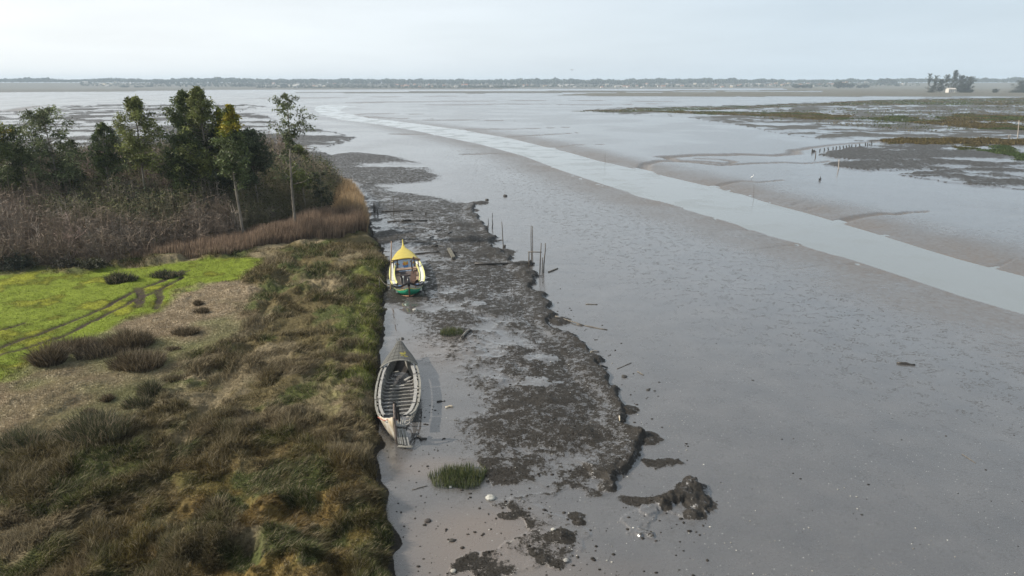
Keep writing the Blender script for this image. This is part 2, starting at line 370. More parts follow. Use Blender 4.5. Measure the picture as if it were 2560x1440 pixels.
# mud material
M_mud, t, b = newmat('tidal_mud')
geo = N(t, 'ShaderNodeNewGeometry')
def noise(t, vec, scale, det=6, rough=.6, dist=0):
    n = N(t, 'ShaderNodeTexNoise'); n.inputs['Scale'].default_value = scale; n.inputs['Detail'].default_value = det
    n.inputs['Roughness'].default_value = rough; n.inputs['Distortion'].default_value = dist; t.links.new(vec, n.inputs['Vector']); return n.outputs['Fac']
def math_(t, op, a, b_=None, clamp=False, c=None):
    n = N(t, 'ShaderNodeMath', operation=op, use_clamp=clamp)
    for i, v in enumerate((a, b_, c)):
        if v is None: continue
        if isinstance(v, (int, float)): n.inputs[i].default_value = v
        else: t.links.new(v, n.inputs[i])
    return n.outputs[0]
def mixc(t, f, a, c):
    n = N(t, 'ShaderNodeMix', data_type='RGBA')
    for k, v in (('Factor', f), ('A', a), ('B', c)):
        if isinstance(v, (tuple, list)): n.inputs[k].default_value = (*v[:3], 1)
        elif isinstance(v, (int, float)): n.inputs[k].default_value = v
        else: t.links.new(v, n.inputs[k])
    return n.outputs['Result']
def attr(t, k): return N(t, 'ShaderNodeAttribute', attribute_name=k).outputs['Fac']
def maprange(t, v, a, b_, c=0, d=1):
    n = N(t, 'ShaderNodeMapRange'); t.links.new(v, n.inputs[0])
    for i, q_ in enumerate((a, b_, c, d)): n.inputs[i+1].default_value = q_
    return n.outputs[0]
P = geo.outputs['Position']
nA = noise(t, P, 2.2, 9, .68); nB = noise(t, P, 14, 6, .7); nC = noise(t, P, .35, 5, .55)
nF = noise(t, P, 7.5, 7, .72)
wsum = math_(t, 'ADD', math_(t, 'MULTIPLY', math_(t, 'SUBTRACT', nA, .5), 3.2), math_(t, 'MULTIPLY', math_(t, 'SUBTRACT', nF, .5), 2.6))
wd = math_(t, 'MULTIPLY_ADD', math_(t, 'SUBTRACT', math_(t, 'ADD', attr(t, 'weed'), math_(t, 'MULTIPLY', wsum, math_(t, 'GREATER_THAN', attr(t, 'weed'), .02))), .5), 3.2, True, .40)
# marks of feet, worms and bait diggers in the mud
nD = noise(t, P, 1.1, 4, .6, .6); nE = noise(t, P, 5.5, 5, .7, .3)
mk = math_(t, 'MULTIPLY', maprange(t, nD, .53, .58), maprange(t, nE, .50, .56))
mk = math_(t, 'MULTIPLY', mk, attr(t, 'mark'))
pit = math_(t, 'MULTIPLY', maprange(t, noise(t, P, 3.2, 3, .6), .63, .70), .7)
mk = math_(t, 'MAXIMUM', mk, math_(t, 'MULTIPLY', pit, attr(t, 'mark')))
mudc = mixc(t, maprange(t, nC, .3, .7), (.080, .077, .077), (.114, .108, .105))
mudc = mixc(t, maprange(t, nB, .45, .62, 0, .55), mudc, (.058, .053, .050))
mudc = mixc(t, maprange(t, nF, .60, .74, 0, .5), mudc, (.19, .18, .17))
dr = math_(t, 'MULTIPLY', attr(t, 'dry'), maprange(t, nA, .35, .6, .35, 1.0), True)
mudc = mixc(t, dr, mudc, (.13, .108, .092))
mudc = mixc(t, mk, mudc, (.045, .040, .036))
mudc = mixc(t, math_(t, 'MULTIPLY', attr(t, 'warm'), .8), mudc, (.17, .13, .10))
wcol = mixc(t, maprange(t, nB, .35, .68), (.010, .009, .008), (.044, .037, .029))
wcol = mixc(t, attr(t, 'vegm'), wcol, mixc(t, maprange(t, nC, .35, .65), (.075, .075, .042), (.125, .10, .068)))
c_ = mixc(t, wd, mudc, wcol)
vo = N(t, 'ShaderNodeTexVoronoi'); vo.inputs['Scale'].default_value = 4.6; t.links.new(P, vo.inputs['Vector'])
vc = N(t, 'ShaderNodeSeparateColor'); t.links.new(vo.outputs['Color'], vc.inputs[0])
speck_mask = math_(t, 'MULTIPLY', math_(t, 'LESS_THAN', vo.outputs['Distance'], math_(t, 'MULTIPLY', vc.outputs[1], .12)), math_(t, 'LESS_THAN', vc.outputs[0], attr(t, 'shell')))
c_ = mixc(t, speck_mask, c_, (.40, .40, .38))  # scattered small pale dots mixed into the mud colour
t.links.new(c_, b.inputs['Base Color'])
far = attr(t, 'film')
rg = math_(t, 'ADD', math_(t, 'MULTIPLY_ADD', far, -.13, False, .23), math_(t, 'MULTIPLY', maprange(t, nA, .3, .7), .10))
rg = math_(t, 'ADD', rg, math_(t, 'MULTIPLY', dr, .30))
rg = math_(t, 'ADD', rg, math_(t, 'MULTIPLY', wd, .5))
rg = math_(t, 'ADD', rg, math_(t, 'MULTIPLY', mk, .3))
rg = math_(t, 'MULTIPLY', rg, math_(t, 'SUBTRACT', 1.0, math_(t, 'MULTIPLY', attr(t, 'pud'), .9)))
t.links.new(rg, b.inputs['Roughness']); b.inputs['IOR'].default_value = 1.85
spc = math_(t, 'SUBTRACT', .78, math_(t, 'ADD', math_(t, 'MULTIPLY', wd, .62), math_(t, 'MULTIPLY', dr, .22)))
t.links.new(spc, b.inputs['Specular IOR Level'])
hgt = math_(t, 'ADD', math_(t, 'MULTIPLY', nB, math_(t, 'MULTIPLY_ADD', wd, .9, False, .10)), math_(t, 'MULTIPLY', nA, .35))
hgt = math_(t, 'MULTIPLY', hgt, math_(t, 'SUBTRACT', 1.0, attr(t, 'pud')))
hgt = math_(t, 'SUBTRACT', hgt, math_(t, 'MULTIPLY', mk, .3))
hgt = math_(t, 'MULTIPLY', hgt, math_(t, 'MULTIPLY_ADD', math_(t, 'MULTIPLY', far, math_(t, 'SUBTRACT', 1.0, wd)), -.9, False, 1.0))
bp = N(t, 'ShaderNodeBump'); bp.inputs['Strength'].default_value = .5; bp.inputs['Distance'].default_value = .05
t.links.new(hgt, bp.inputs['Height']); t.links.new(bp.outputs[0], b.inputs['Normal'])

# meadow soil colours
def meadow_col(x, y, g, m, sl, jit=None):
    a = fbm(x, y, 2.4, 4, 81)[:, None]; c = fbm(x, y, .9, 3, 82)[:, None]; d = fbm(x, y, 7, 3, 83)[:, None]
    gg = np.array([.175, .22, .028])*(1-sstep(.45, .62, a)) + np.array([.24, .255, .03])*sstep(.48, .7, a)
    gg = gg*(.75+.5*c)
    mm = np.array([.24, .195, .135])*(1-sstep(.4, .65, d)) + np.array([.19, .185, .10])*sstep(.4, .65, d)
    mm = mm*(.75+.5*c)*1.35
    tl = np.array([.130, .105, .050])*(1-sstep(.42, .58, a)) + np.array([.085, .095, .032])*sstep(.42, .58, a)
    pale = sstep(.56, .68, fbm(x, y, 3.3, 4, 84))[:, None]; tl = tl*(1-pale)+np.array([.22, .18, .11])*pale
    cx, cy = at(640, 1330, 1); og = np.exp(-(((x-cx)/5.5)**2+((y-cy)/6.5)**2))[:, None]*sstep(.40, .55, fbm(x, y, 2.0, 3, 85))[:, None]
    tl = tl*(1-og)+np.array([.20, .135, .045])*og
    rim = (sstep(4.5, 1.0, -sl)*sstep(28, 40, y)*sstep(75, 60, y))[:, None]*sstep(.35, .6, c)
    tl = tl*(1-.8*rim)+np.array([.15, .17, .035])*.8*rim
    out = gg*g[:, None]+mm*m[:, None]+tl*(1-g-m)[:, None]
    fx = sstep(95, 120, y)[:, None]
    return out*(1-fx)+np.array([.10, .14, .035])*fx
M_bank, t2, b2 = newmat('bank_soil')
g2 = N(t2, 'ShaderNodeNewGeometry').outputs['Position']
ca_ = N(t2, 'ShaderNodeAttribute', attribute_name='Col').outputs['Color']
nn1 = noise(t2, g2, 5, 8, .7); nn2 = noise(t2, g2, 22, 4, .7)
sc1 = N(t2, 'ShaderNodeVectorMath', operation='SCALE'); t2.links.new(ca_, sc1.inputs[0]); t2.links.new(maprange(t2, nn1, .3, .7, .62, 1.3), sc1.inputs['Scale'])
rut = attr(t2, 'rut')
cc = mixc(t2, math_(t2, 'MULTIPLY', rut, maprange(t2, nn1, .35, .6, .8, 1.1), True), sc1.outputs[0], (.055, .042, .032))
cc = mixc(t2, attr(t2, 'foot'), cc, (.035, .030, .024))
t2.links.new(cc, b2.inputs['Base Color']); b2.inputs['Roughness'].default_value = .9; b2.inputs['Specular IOR Level'].default_value = .15
bp = N(t2, 'ShaderNodeBump'); bp.inputs['Strength'].default_value = .9; bp.inputs['Distance'].default_value = .08
t2.links.new(math_(t2, 'ADD', nn1, math_(t2, 'MULTIPLY', nn2, .6)), bp.inputs['Height']); t2.links.new(bp.outputs[0], b2.inputs['Normal'])

gxf, gyf = GX.ravel(), GY.ravel()
markc = at(1750, 640); 
def blob(x, y, px, py, rx, ry, p=1.5):
    cx, cy = at(px, py); ex = abs(at(px+rx, py)[0]-cx); ey = abs(at(px, py-ry)[1]-at(px, py+ry)[1])/2
    return np.exp(-(((x-cx)/ex)**2+((y-cy)/ey)**2)**p)
band, _ = pdist(gxf, gyf, L_([(1180,380),(1450,520),(1640,620),(1800,700),(2100,820),(2500,950),(2900,1050)]))
MARK = (sstep(12, 3, band)*1.0+.38).reshape(sh)
SPECK = np.clip(blob(gxf, gyf, 2250, 1180, 900, 420)*.75 + blob(gxf, gyf, 1800, 1000, 400, 250)*.3, 0, 1)*1.0
SPECK = SPECK.reshape(sh)*sstep(.30, .62, fbm(gxf, gyf, 3.0, 4, 96, .6)).reshape(sh)*1.5*(sstep(.25, .0, WEED))
FILM = (sstep(22, 62, R2)*(.65+.35*sstep(.35, .6, fbm(gxf, gyf, 25, 4, 95).reshape(sh)))*(1-.9*np.clip(DRY, 0, 1)))
WARM = (blob(gxf, gyf, 1180, 1340, 200, 80)*.8+blob(gxf, gyf, 1080, 1170, 120, 30)*.6 + blob(gxf, gyf, 1300, 1440, 320, 60)*.5 + blob(gxf, gyf, 1090, 880, 90, 50)*.5).reshape(sh)*(.4+N1)
mud = submesh('mud_flat', q[~isl], M_mud, None, {'weed': WEED, 'vegm': VEG, 'dry': DRY, 'pud': PUD, 'mark': MARK, 'shell': SPECK, 'warm': WARM, 'film': FILM})
tag(mud, kind='structure')
lf = np.unique(q[isl]); lx, ly = gxf[lf], gyf[lf]
g_, m_ = meadow(lx, ly)
LC = np.zeros((gxf.size, 3)); LC[lf] = meadow_col(lx, ly, g_, m_, SL.ravel()[lf])
RUTS = [L_([(-200,650),(0,590+290),(200,832),(330,770),(450,705),(520,680)]), L_([(-200,960),(0,882),(150,838),(250,795),(350,742),(400,728),(460,700)]), ]
RUTS = [atn([(-200,968),(0,882),(150,836),(250,790),(345,742),(395,722),(455,690)], .8), atn([(-200,925),(0,862),(150,810),(260,765),(330,728),(400,700),(470,672)], .8),
        atn([(345,718),(352,740),(343,762)], .8), atn([(392,722),(402,740),(393,765)], .8), atn([(0,824),(60,805)], .8)]
RUT = np.zeros(gxf.size)
for k, ln in enumerate(RUTS):
    d, _ = pdist(lx+(fbm(lx, ly, 1.5, 3, 90)-.5)*.5, ly, ln); w = [.19, .19, .28, .24, .12][k]
    RUT[lf] = np.maximum(RUT[lf], sstep(w*1.8, w*.8, d)*(.55+.9*fbm(lx, ly, 1.2, 3, 91)))
Z.ravel()[lf] -= .10*RUT[lf]
# old drainage ditch through the rough grass
dd, _ = pdist(lx+(fbm(lx, ly, 2, 3, 92)-.5)*1.2, ly, atn([(760,640),(700,720),(655,800),(620,870),(560,960),(480,1080),(430,1160)], .6))
Z.ravel()[lf] -= .38*sstep(.9, .1, dd)
FOOT = np.zeros(gxf.size); FOOT[lf] = sstep(.75, .25, -SL.ravel()[lf])
bank = submesh('grass_bank', q[isl], M_bank, LC, {'rut': RUT, 'foot': FOOT}); tag(bank, kind='structure')

# river water
M_water, t3, b3 = newmat('river_water')
g3 = N(t3, 'ShaderNodeNewGeometry').outputs['Position']
b3.inputs['Base Color'].default_value = (.185, .20, .20, 1); b3.inputs['Roughness'].default_value = .06; b3.inputs['IOR'].default_value = 1.36
wn = noise(t3, g3, .5, 5, .5); wn2 = noise(t3, g3, .12, 4, .6)
t3.links.new(maprange(t3, wn2, .45, .6, .05, .22), b3.inputs['Roughness'])
wn = math_(t3, 'MULTIPLY', noise(t3, g3, 2.2, 5, .6), maprange(t3, wn2, .45, .58, .1, 1.6))
bp = N(t3, 'ShaderNodeBump'); bp.inputs['Strength'].default_value = .25; bp.inputs['Distance'].default_value = .05
t3.links.new(wn, bp.inputs['Height']); t3.links.new(bp.outputs[0], b3.inputs['Normal'])
up = atn(CH_UP, -.3); lo_ = atn(CH_LO, -.3)
def resamp(l, n):
    d = np.r_[0, np.cumsum(np.hypot(*np.diff(l, axis=0).T))]; s = np.linspace(0, d[-1], n)
    return np.stack([np.interp(s, d, l[:, 0]), np.interp(s, d, l[:, 1])], 1)
a_, b_ = resamp(up, 80), resamp(lo_, 80)
V = []; F = []
for i in range(80):
    mid = (a_[i]+b_[i])/2
    for p in (a_[i]+(a_[i]-mid)*.18, mid, b_[i]+(b_[i]-mid)*.18): V.append((p[0], p[1], -.30))
for i in range(79):
    for j in range(2): k = i*3+j; F.append((k, k+1, k+4, k+3))
tag(obj('river_water', (V, F), M_water), kind='structure')

# ------------------------------------------------------------------ plant builders (numpy)
rng = np.random.default_rng(7)
def blades(P, h, w, lean, yaw, col, curl=.35, tipcol=None):
    """one blade per root: two tapering segments. returns verts (n*5,3), loops, nper, colours"""
    n = len(P); sx, sy = np.cos(yaw)*w*.5, np.sin(yaw)*w*.5
    side = np.stack([sx, sy, np.zeros(n)], 1)
    up = np.stack([lean[:, 0], lean[:, 1], np.ones(n)], 1); up /= np.linalg.norm(up, axis=1)[:, None]
    up2 = np.stack([lean[:, 0]*(1+curl*3), lean[:, 1]*(1+curl*3), np.ones(n)*(1-curl*.6)], 1); up2 /= np.linalg.norm(up2, axis=1)[:, None]
    M = P+up*(h*.55)[:, None]; T = M+up2*(h*.45)[:, None]
    V = np.stack([P-side, P+side, M-side*.8, M+side*.8, T], 1).reshape(-1, 3)
    base = np.arange(n)*5
    L = np.stack([base, base+1, base+3, base+2, base+2, base+3, base+4], 1).ravel()
    npf = np.tile([4, 3], n)
    C = np.repeat(col, 5, axis=0).reshape(n, 5, 3).copy()
    if tipcol is not None: C[:, 4] = tipcol; C[:, 2:4] = C[:, 2:4]*.5+tipcol[:, None]*.5
    return V, L, npf, C.reshape(-1, 3)
def strips(A, B, w, col, cross=False):
    """thin quads from A to B facing roughly the viewer side and crosswise"""
    d = B-A; n = len(A)
    r = rng.normal(size=(n, 3)); s = np.cross(d, r); s /= np.linalg.norm(s, axis=1)[:, None]+1e-9; s *= w[:, None]*.5
    V = np.stack([A-s, A+s, B+s*.4, B-s*.4], 1).reshape(-1, 3)
    return V, np.arange(n*4), np.full(n, 4), np.repeat(col, 4, axis=0)
def leaves(P, size, col, droop=.6, asp=.35):
    """small leaf quads at P with random facing"""
    n = len(P); d = rng.normal(size=(n, 3)); d[:, 2] = d[:, 2]*.6-droop; d /= np.linalg.norm(d, axis=1)[:, None]
    r = rng.normal(size=(n, 3)); s = np.cross(d, r); s /= np.linalg.norm(s, axis=1)[:, None]+1e-9
    d = d*(size*.5)[:, None]; s = s*(size*asp*.5)[:, None]
    V = np.stack([P-d, P+s, P+d, P-s], 1).reshape(-1, 3)
    return V, np.arange(n*4), np.full(n, 4), np.repeat(col, 4, axis=0)
def join(parts):
    vs, ls, ns, cs = [], [], [], []; o = 0
    for V, L, n, C in parts:
        vs.append(V); ls.append(np.asarray(L)+o); ns.append(n); cs.append(C); o += len(V)
    return np.concatenate(vs), np.concatenate(ls), np.concatenate(ns), np.concatenate(cs)
def plant(name, parts, mat, parent=None, smooth=False):
    V, L, n, C = join(parts) if isinstance(parts, list) else parts
    o = npmesh(name, V, L, n, mat, C)
    if parent is not None: o.parent = parent
    return o
def tubes(paths, nsides=6):
    """paths: list of (points, radii) joined in one mesh"""
    V = []; F = []
    for pts, rad in paths:
        pts = [Vector(p) for p in pts]; b = len(V)
        for i, p in enumerate(pts):
            d = (pts[min(i+1, len(pts)-1)]-pts[max(i-1, 0)]).normalized()
            a = d.cross(Vector((.3, .9, .1))).normalized(); c = d.cross(a)
            for k in range(nsides):
                an = 2*PI*k/nsides; V.append(p+(a*math.cos(an)+c*math.sin(an))*rad[i])
        for i in range(len(pts)-1):
            for k in range(nsides):
                k2 = (k+1) % nsides
                F.append((b+i*nsides+k, b+i*nsides+k2, b+(i+1)*nsides+k2, b+(i+1)*nsides+k))
        F.append(tuple(b+k for k in range(nsides))[::-1]); F.append(tuple(b+(len(pts)-1)*nsides+k for k in range(nsides)))
    return V, F

# ---- grass over the bank
def polar_pts(n, ph0, ph1, th0, th1):
    ph = np.radians(rng.uniform(ph0, ph1, n)); th = np.radians(rng.uniform(th0, th1, n))
    r = (H_CAM-.8)/np.tan(ph); return r*np.sin(th), r*np.cos(th)
x, y = polar_pts(900000, 12.5, 45, -43, -5)
sl = sdf(x, y, LAND)+(fbm(x, y, 1.6, 3, 3)-.5)*.9
k = sl < -.25; x, y, sl = x[k], y[k], sl[k]
g, m = meadow(x, y); tl = 1-g-m
tus = fbm(x, y, 1.15, 4, 101, .6); big = fbm(x, y, 4.5, 3, 102)
rise = sstep(.40, .66, tus*.6+big*.4)
dit, _ = pdist(x+(fbm(x, y, 2, 3, 92)-.5)*1.2, y, atn([(760,640),(700,720),(655,800),(620,870),(560,960),(480,1080),(430,1160)], .6))
track = np.ones(len(x))
for ln in RUTS:
    d_, _ = pdist(x, y, ln); track = np.minimum(track, sstep(.2, .42, d_))
keep = rng.random(len(x)) < (g*.45+m*.75+tl*(.35+.65*rise))*(.15+.85*track)*(sstep(.1, .6, dit)*.8+.2)
x, y, sl, g, m, tl, rise, tus = [a[keep] for a in (x, y, sl, g, m, tl, rise, tus)]
D = np.hypot(x, y)
hh = g*.07+m*(.10+.05*tus)+tl*(.14+.44*rise)*(.5+.9*rng.random(len(x)))
hh *= sstep(-.2, .6, -sl)*.5+.5
wind = fbm(x, y, 1.6, 3, 105)*9.0
lean = np.stack([.35+.5*np.cos(wind)+rng.normal(0, .35, len(x)), .5*np.sin(wind)+rng.normal(0, .35, len(x))], 1)*(.3+.8*tl[:, None])
cb = meadow_col(x, y, g, m, sl); j = rng.random((len(x), 1))
cb = cb*((.5+1.15*j**1.6)*(1-.75*m[:, None])+.72*m[:, None])
dry_ = (rng.random(len(x)) < .16*tl)[:, None]; cb = np.where(dry_, np.array([.30, .25, .16])*(.6+.6*j), cb)
dk = ((rng.random(len(x)) < .30*tl))[:, None]; cb = np.where(dk & ~dry_, cb*.5, cb)
zz = height(x, y)
P_ = np.stack([x, y, zz-.02], 1)
w_ = (.010+.00042*D)*(1+.6*m+.3*g)
go = plant('meadow_grass', blades(P_, hh, w_, lean, rng.uniform(0, PI, len(x)), cb, .35, cb*1.15), M_grass)
tag(go, 'rough wind combed grass of brown, olive and straw covering the bank', 'grass', kind='stuff')

# ---- low weed on the drained mud platform
x, y = polar_pts(420000, 11, 45, -16, 16)
Zw, SLw, Ww, Vw, Dw, Pw, Sw, A1, A2 = height(x, y, True)
ww = np.clip(.35+5*(Ww+(fbm(x, y, .5, 4, 130)-.5)*1.3-.5), 0, 1)
k = (SLw > .2) & (rng.random(len(x)) < ww*.35) & (Pw < .3)
x, y, Zw, A2 = x[k], y[k], Zw[k], A2[k]; D = np.hypot(x, y); n = len(x)
cb = (np.array([.026, .023, .018])+np.array([.034, .028, .019])*fbm(x, y, 3, 3, 131)[:, None])*(.5+.9*rng.random((n, 1)))
wo_ = plant('seaweed', blades(np.stack([x, y, Zw-.01], 1), .03+.09*rng.random(n)*(.4+A2), .014+.0004*D, rng.normal(0, 1.1, (n, 2)), rng.uniform(0, PI, n), cb, .3), M_grass)
tag(wo_, 'dark brown matted weed over the drained mud platform beside the boats', 'weed', kind='stuff')

# ---- marsh grass on the far right islands
MG = [([(1920,281),(2000,279),(2130,289),(2135,299),(2050,299),(1920,291),(1700,283),(1560,275)], .6), ([(2140,296),(2250,289),(2330,299),(2400,285),(2560,289),(2800,290),(2800,304),(2440,303),(2410,312),(2340,311),(2250,304)], .9),
      ([(2200,349),(2260,345),(2450,347),(2560,350),(2760,352),(2760,362),(2350,359),(2205,359)], 1.0), ([(2370,313),(2480,305),(2560,316),(2700,320),(2700,332),(2470,323)], .9),
      ([(2480,366),(2510,362),(2530,370),(2526,380),(2560,384),(2600,386),(2600,398),(2540,396),(2470,384),(2460,378)], .8), ([(2380,366),(2410,362),(2430,366),(2425,376),(2380,376)], .6), ([(2440,358),(2460,358),(2464,364),(2440,365)], .6),
      ([(2030,259),(2200,250),(2560,244),(2800,244),(2800,264),(2300,262),(2100,264)], .8), ([(1440,277),(1600,270),(1900,263),(2050,257),(2120,262),(1800,274),(1560,281)], .35), ([(1800,280),(2000,272),(2560,262),(2900,262),(2900,300),(2300,330),(1950,300)], .5)]
pa = []
for k_, (pl, hs) in enumerate(MG):
    poly = atn(pl, .3); lo = poly.min(0)-4; hi = poly.max(0)+4
    # choose points evenly over the picture: more at the near side
    n = 26000; yy = 1/(rng.uniform(1/hi[1], 1/lo[1], n)); xx = rng.uniform(lo[0], hi[0], n)
    d = sdf(xx, yy, poly)+(fbm(xx, yy, 6, 4, 140+k_)-.5)*14
    cl_ = fbm(xx, yy, 5, 3, 150)
    s = (d < 0) & (cl_ > (.52 if k_ == 9 else .28)); xx, yy, cl_, d = xx[s], yy[s], cl_[s], d[s]; n = len(xx)
    D = np.hypot(xx, yy)
    zz = height(xx, yy)
    hh = hs*(.4+1.1*(cl_-.3))*(.6+.6*rng.random(n))*sstep(-.1, 1.5, -d)+.1
    aut = fbm(xx, yy, 22, 3, 152)[:, None]; ct = np.array([.10, .125, .04])*(1-sstep(.4, .62, aut))+np.array([.17, .13, .055])*sstep(.4, .62, aut)
    if k_ == 4: ct = ct*.3+np.array([.09, .14, .05])*.7
    cb = ct*(.5+.9*rng.random((n, 1)))
    pa.append(blades(np.stack([xx, yy, zz-.05], 1), hh, .06+.0012*D, rng.normal(0, .4, (n, 2)), rng.uniform(-.6, .6, n), cb, .3))
mg = plant('marsh_grass', pa, M_grass); tag(mg, 'green and rusty cordgrass in ragged banks on the marsh across the river', 'marsh grass', kind='stuff')

# ---- reeds: tall tan stems along the wood's edge
RE = [atn([(330,650),(420,655),(560,640),(700,612),(850,595),(930,580),(925,560),(840,560),(700,575),(560,600),(420,625),(330,640)], .6),
      atn([(930,585),(922,530),(905,500),(885,470),(830,440),(790,425),(760,450),(800,480),(830,520),(830,565)], .6)]
pa = []
for k_, poly in enumerate(RE):
    lo = poly.min(0)-2; hi = poly.max(0)+2; n = 90000
    yy = 1/(rng.uniform(1/hi[1], 1/lo[1], n)); xx = rng.uniform(lo[0], hi[0], n)
    d = sdf(xx, yy, poly)+(fbm(xx, yy, 3, 3, 160)-.5)*2.2; s = (d < 0) & (sdf(xx, yy, LAND) < -.5) & (rng.random(n) < .25+.75*sstep(-36, -22, xx)); xx, yy = xx[s], yy[s]
    if len(xx) > 36000: xx, yy = xx[:36000], yy[:36000]
    n = len(xx); D = np.hypot(xx, yy)
    c0 = np.array([.24, .175, .125]) if k_ == 0 else np.array([.37, .265, .155])
    cb = c0*(.45+.9*rng.random((n, 1)))*(1+.0*D[:, None])
    hh = (.45+.55*sstep(-34, -20, xx))*(1.2+1.9*fbm(xx, yy, 3.5, 4, 161)+.9*rng.random(n))*(1.0 if k_ == 0 else 1.15)*(.55+.45*sstep(-.2, 1.6, -sdf(xx, yy, poly)))
    pa.append(blades(np.stack([xx, yy, height(xx, yy)], 1), hh, .022+.00045*D, np.stack([.10+rng.normal(0, .09, n), rng.normal(0, .09, n)], 1), rng.uniform(-.9, .9, n), cb, .15, cb*1.3))
tag(plant('reeds', pa, M_grass), 'tall dry tan reeds in a belt at the foot of the wood', 'reeds', kind='stuff')

# ---- thicket of bare scrub under the trees
TK = atn([(-900,760),(-300,712),(0,682),(90,672),(250,668),(350,650),(560,612),(700,575),(820,545),(860,500),(820,455),(760,432),(600,428),(420,432),(250,440),(60,470),(-300,460),(-900,470)], .6)
n = 60000; lo = TK.min(0); hi = TK.max(0)
yy = 1/(rng.uniform(1/hi[1], 1/lo[1], n)**1.0); xx = rng.uniform(lo[0], hi[0], n); s = sdf(xx, yy, TK) < -.6
xx, yy = xx[s], yy[s]
# thin out to a minimum spacing
keep = []; cell = {}
for i in range(len(xx)):
    c = (int(xx[i]//1.45), int(yy[i]//1.6))
    if c in cell: continue
    cell[c] = 1; keep.append(i)
xx, yy = xx[keep], yy[keep]; zz = height(xx, yy)
pa = []
tone = fbm(xx, yy, 11, 3, 171)
for i in range(len(xx)):
    if yy[i] > 95 and rng.random() < .25: continue
    fr = sdf(np.array([xx[i]]), np.array([yy[i]]), TK)[0]
    Hb = (2.2+3.0*min(1, -fr/6)+rng.normal(0, .6))*(1+.45*min(1, max(0, (yy[i]-72)/20)))*(.8+.5*float(tone[i])); ns = 17
    a = rng.uniform(0, 2*PI, ns); rr = rng.random(ns)**.7
    B0 = np.stack([xx[i]+np.cos(a)*rr*.35, yy[i]+np.sin(a)*rr*.35, np.full(ns, zz[i])], 1)
    mid = B0+np.stack([np.cos(a)*rr*.7, np.sin(a)*rr*.7, Hb*.5*(1-.3*rr)], 1)
    top = mid+np.stack([np.cos(a)*rr*.6+rng.normal(0, .2, ns), np.sin(a)*rr*.6+rng.normal(0, .2, ns), Hb*.45*(1-.35*rr)], 1)
    c0 = np.array([.205, .160, .122]) if tone[i] > .47 else np.array([.175, .155, .095])
    if rng.random() < .12: c0 = np.array([.26, .22, .18])
    sw = .035+.00025*yy[i]
    pa.append(strips(B0, mid, np.full(ns, sw*1.2), np.tile(c0*1.1, (ns, 1)))); pa.append(strips(mid, top, np.full(ns, sw), np.tile(c0, (ns, 1))))
    nt_ = 230; q_ = rng.integers(0, ns, nt_); f = rng.random((nt_, 1))
    A = np.where(rng.random((nt_, 1)) < .6, mid[q_]*(1-f)+top[q_]*f, B0[q_]*(1-f)+mid[q_]*f)
    Bt = A+rng.normal(0, 1, (nt_, 3))*[.42, .42, .34]+[0, 0, .10]
    pa.append(strips(A, Bt, np.full(nt_, sw*.75), (c0*(.7+.8*rng.random((nt_, 1))))))
    if tone[i] < .50:
        nl = int(30*(1 if tone[i] > .42 else 2.0)); Pl = top[rng.integers(0, ns, nl)]+rng.normal(0, .45, (nl, 3))
        lc = np.array([.085, .095, .03]) if rng.random() < .6 else np.array([.045, .06, .03])
        pa.append(leaves(Pl, np.full(nl, .16+.001*yy[i]), lc*(.5+rng.random((nl, 1))), .1, .5))
tag(plant('scrub_thicket', pa, M_twig), 'dense leafless brown scrub filling the ground under the trees', 'thicket', kind='stuff')

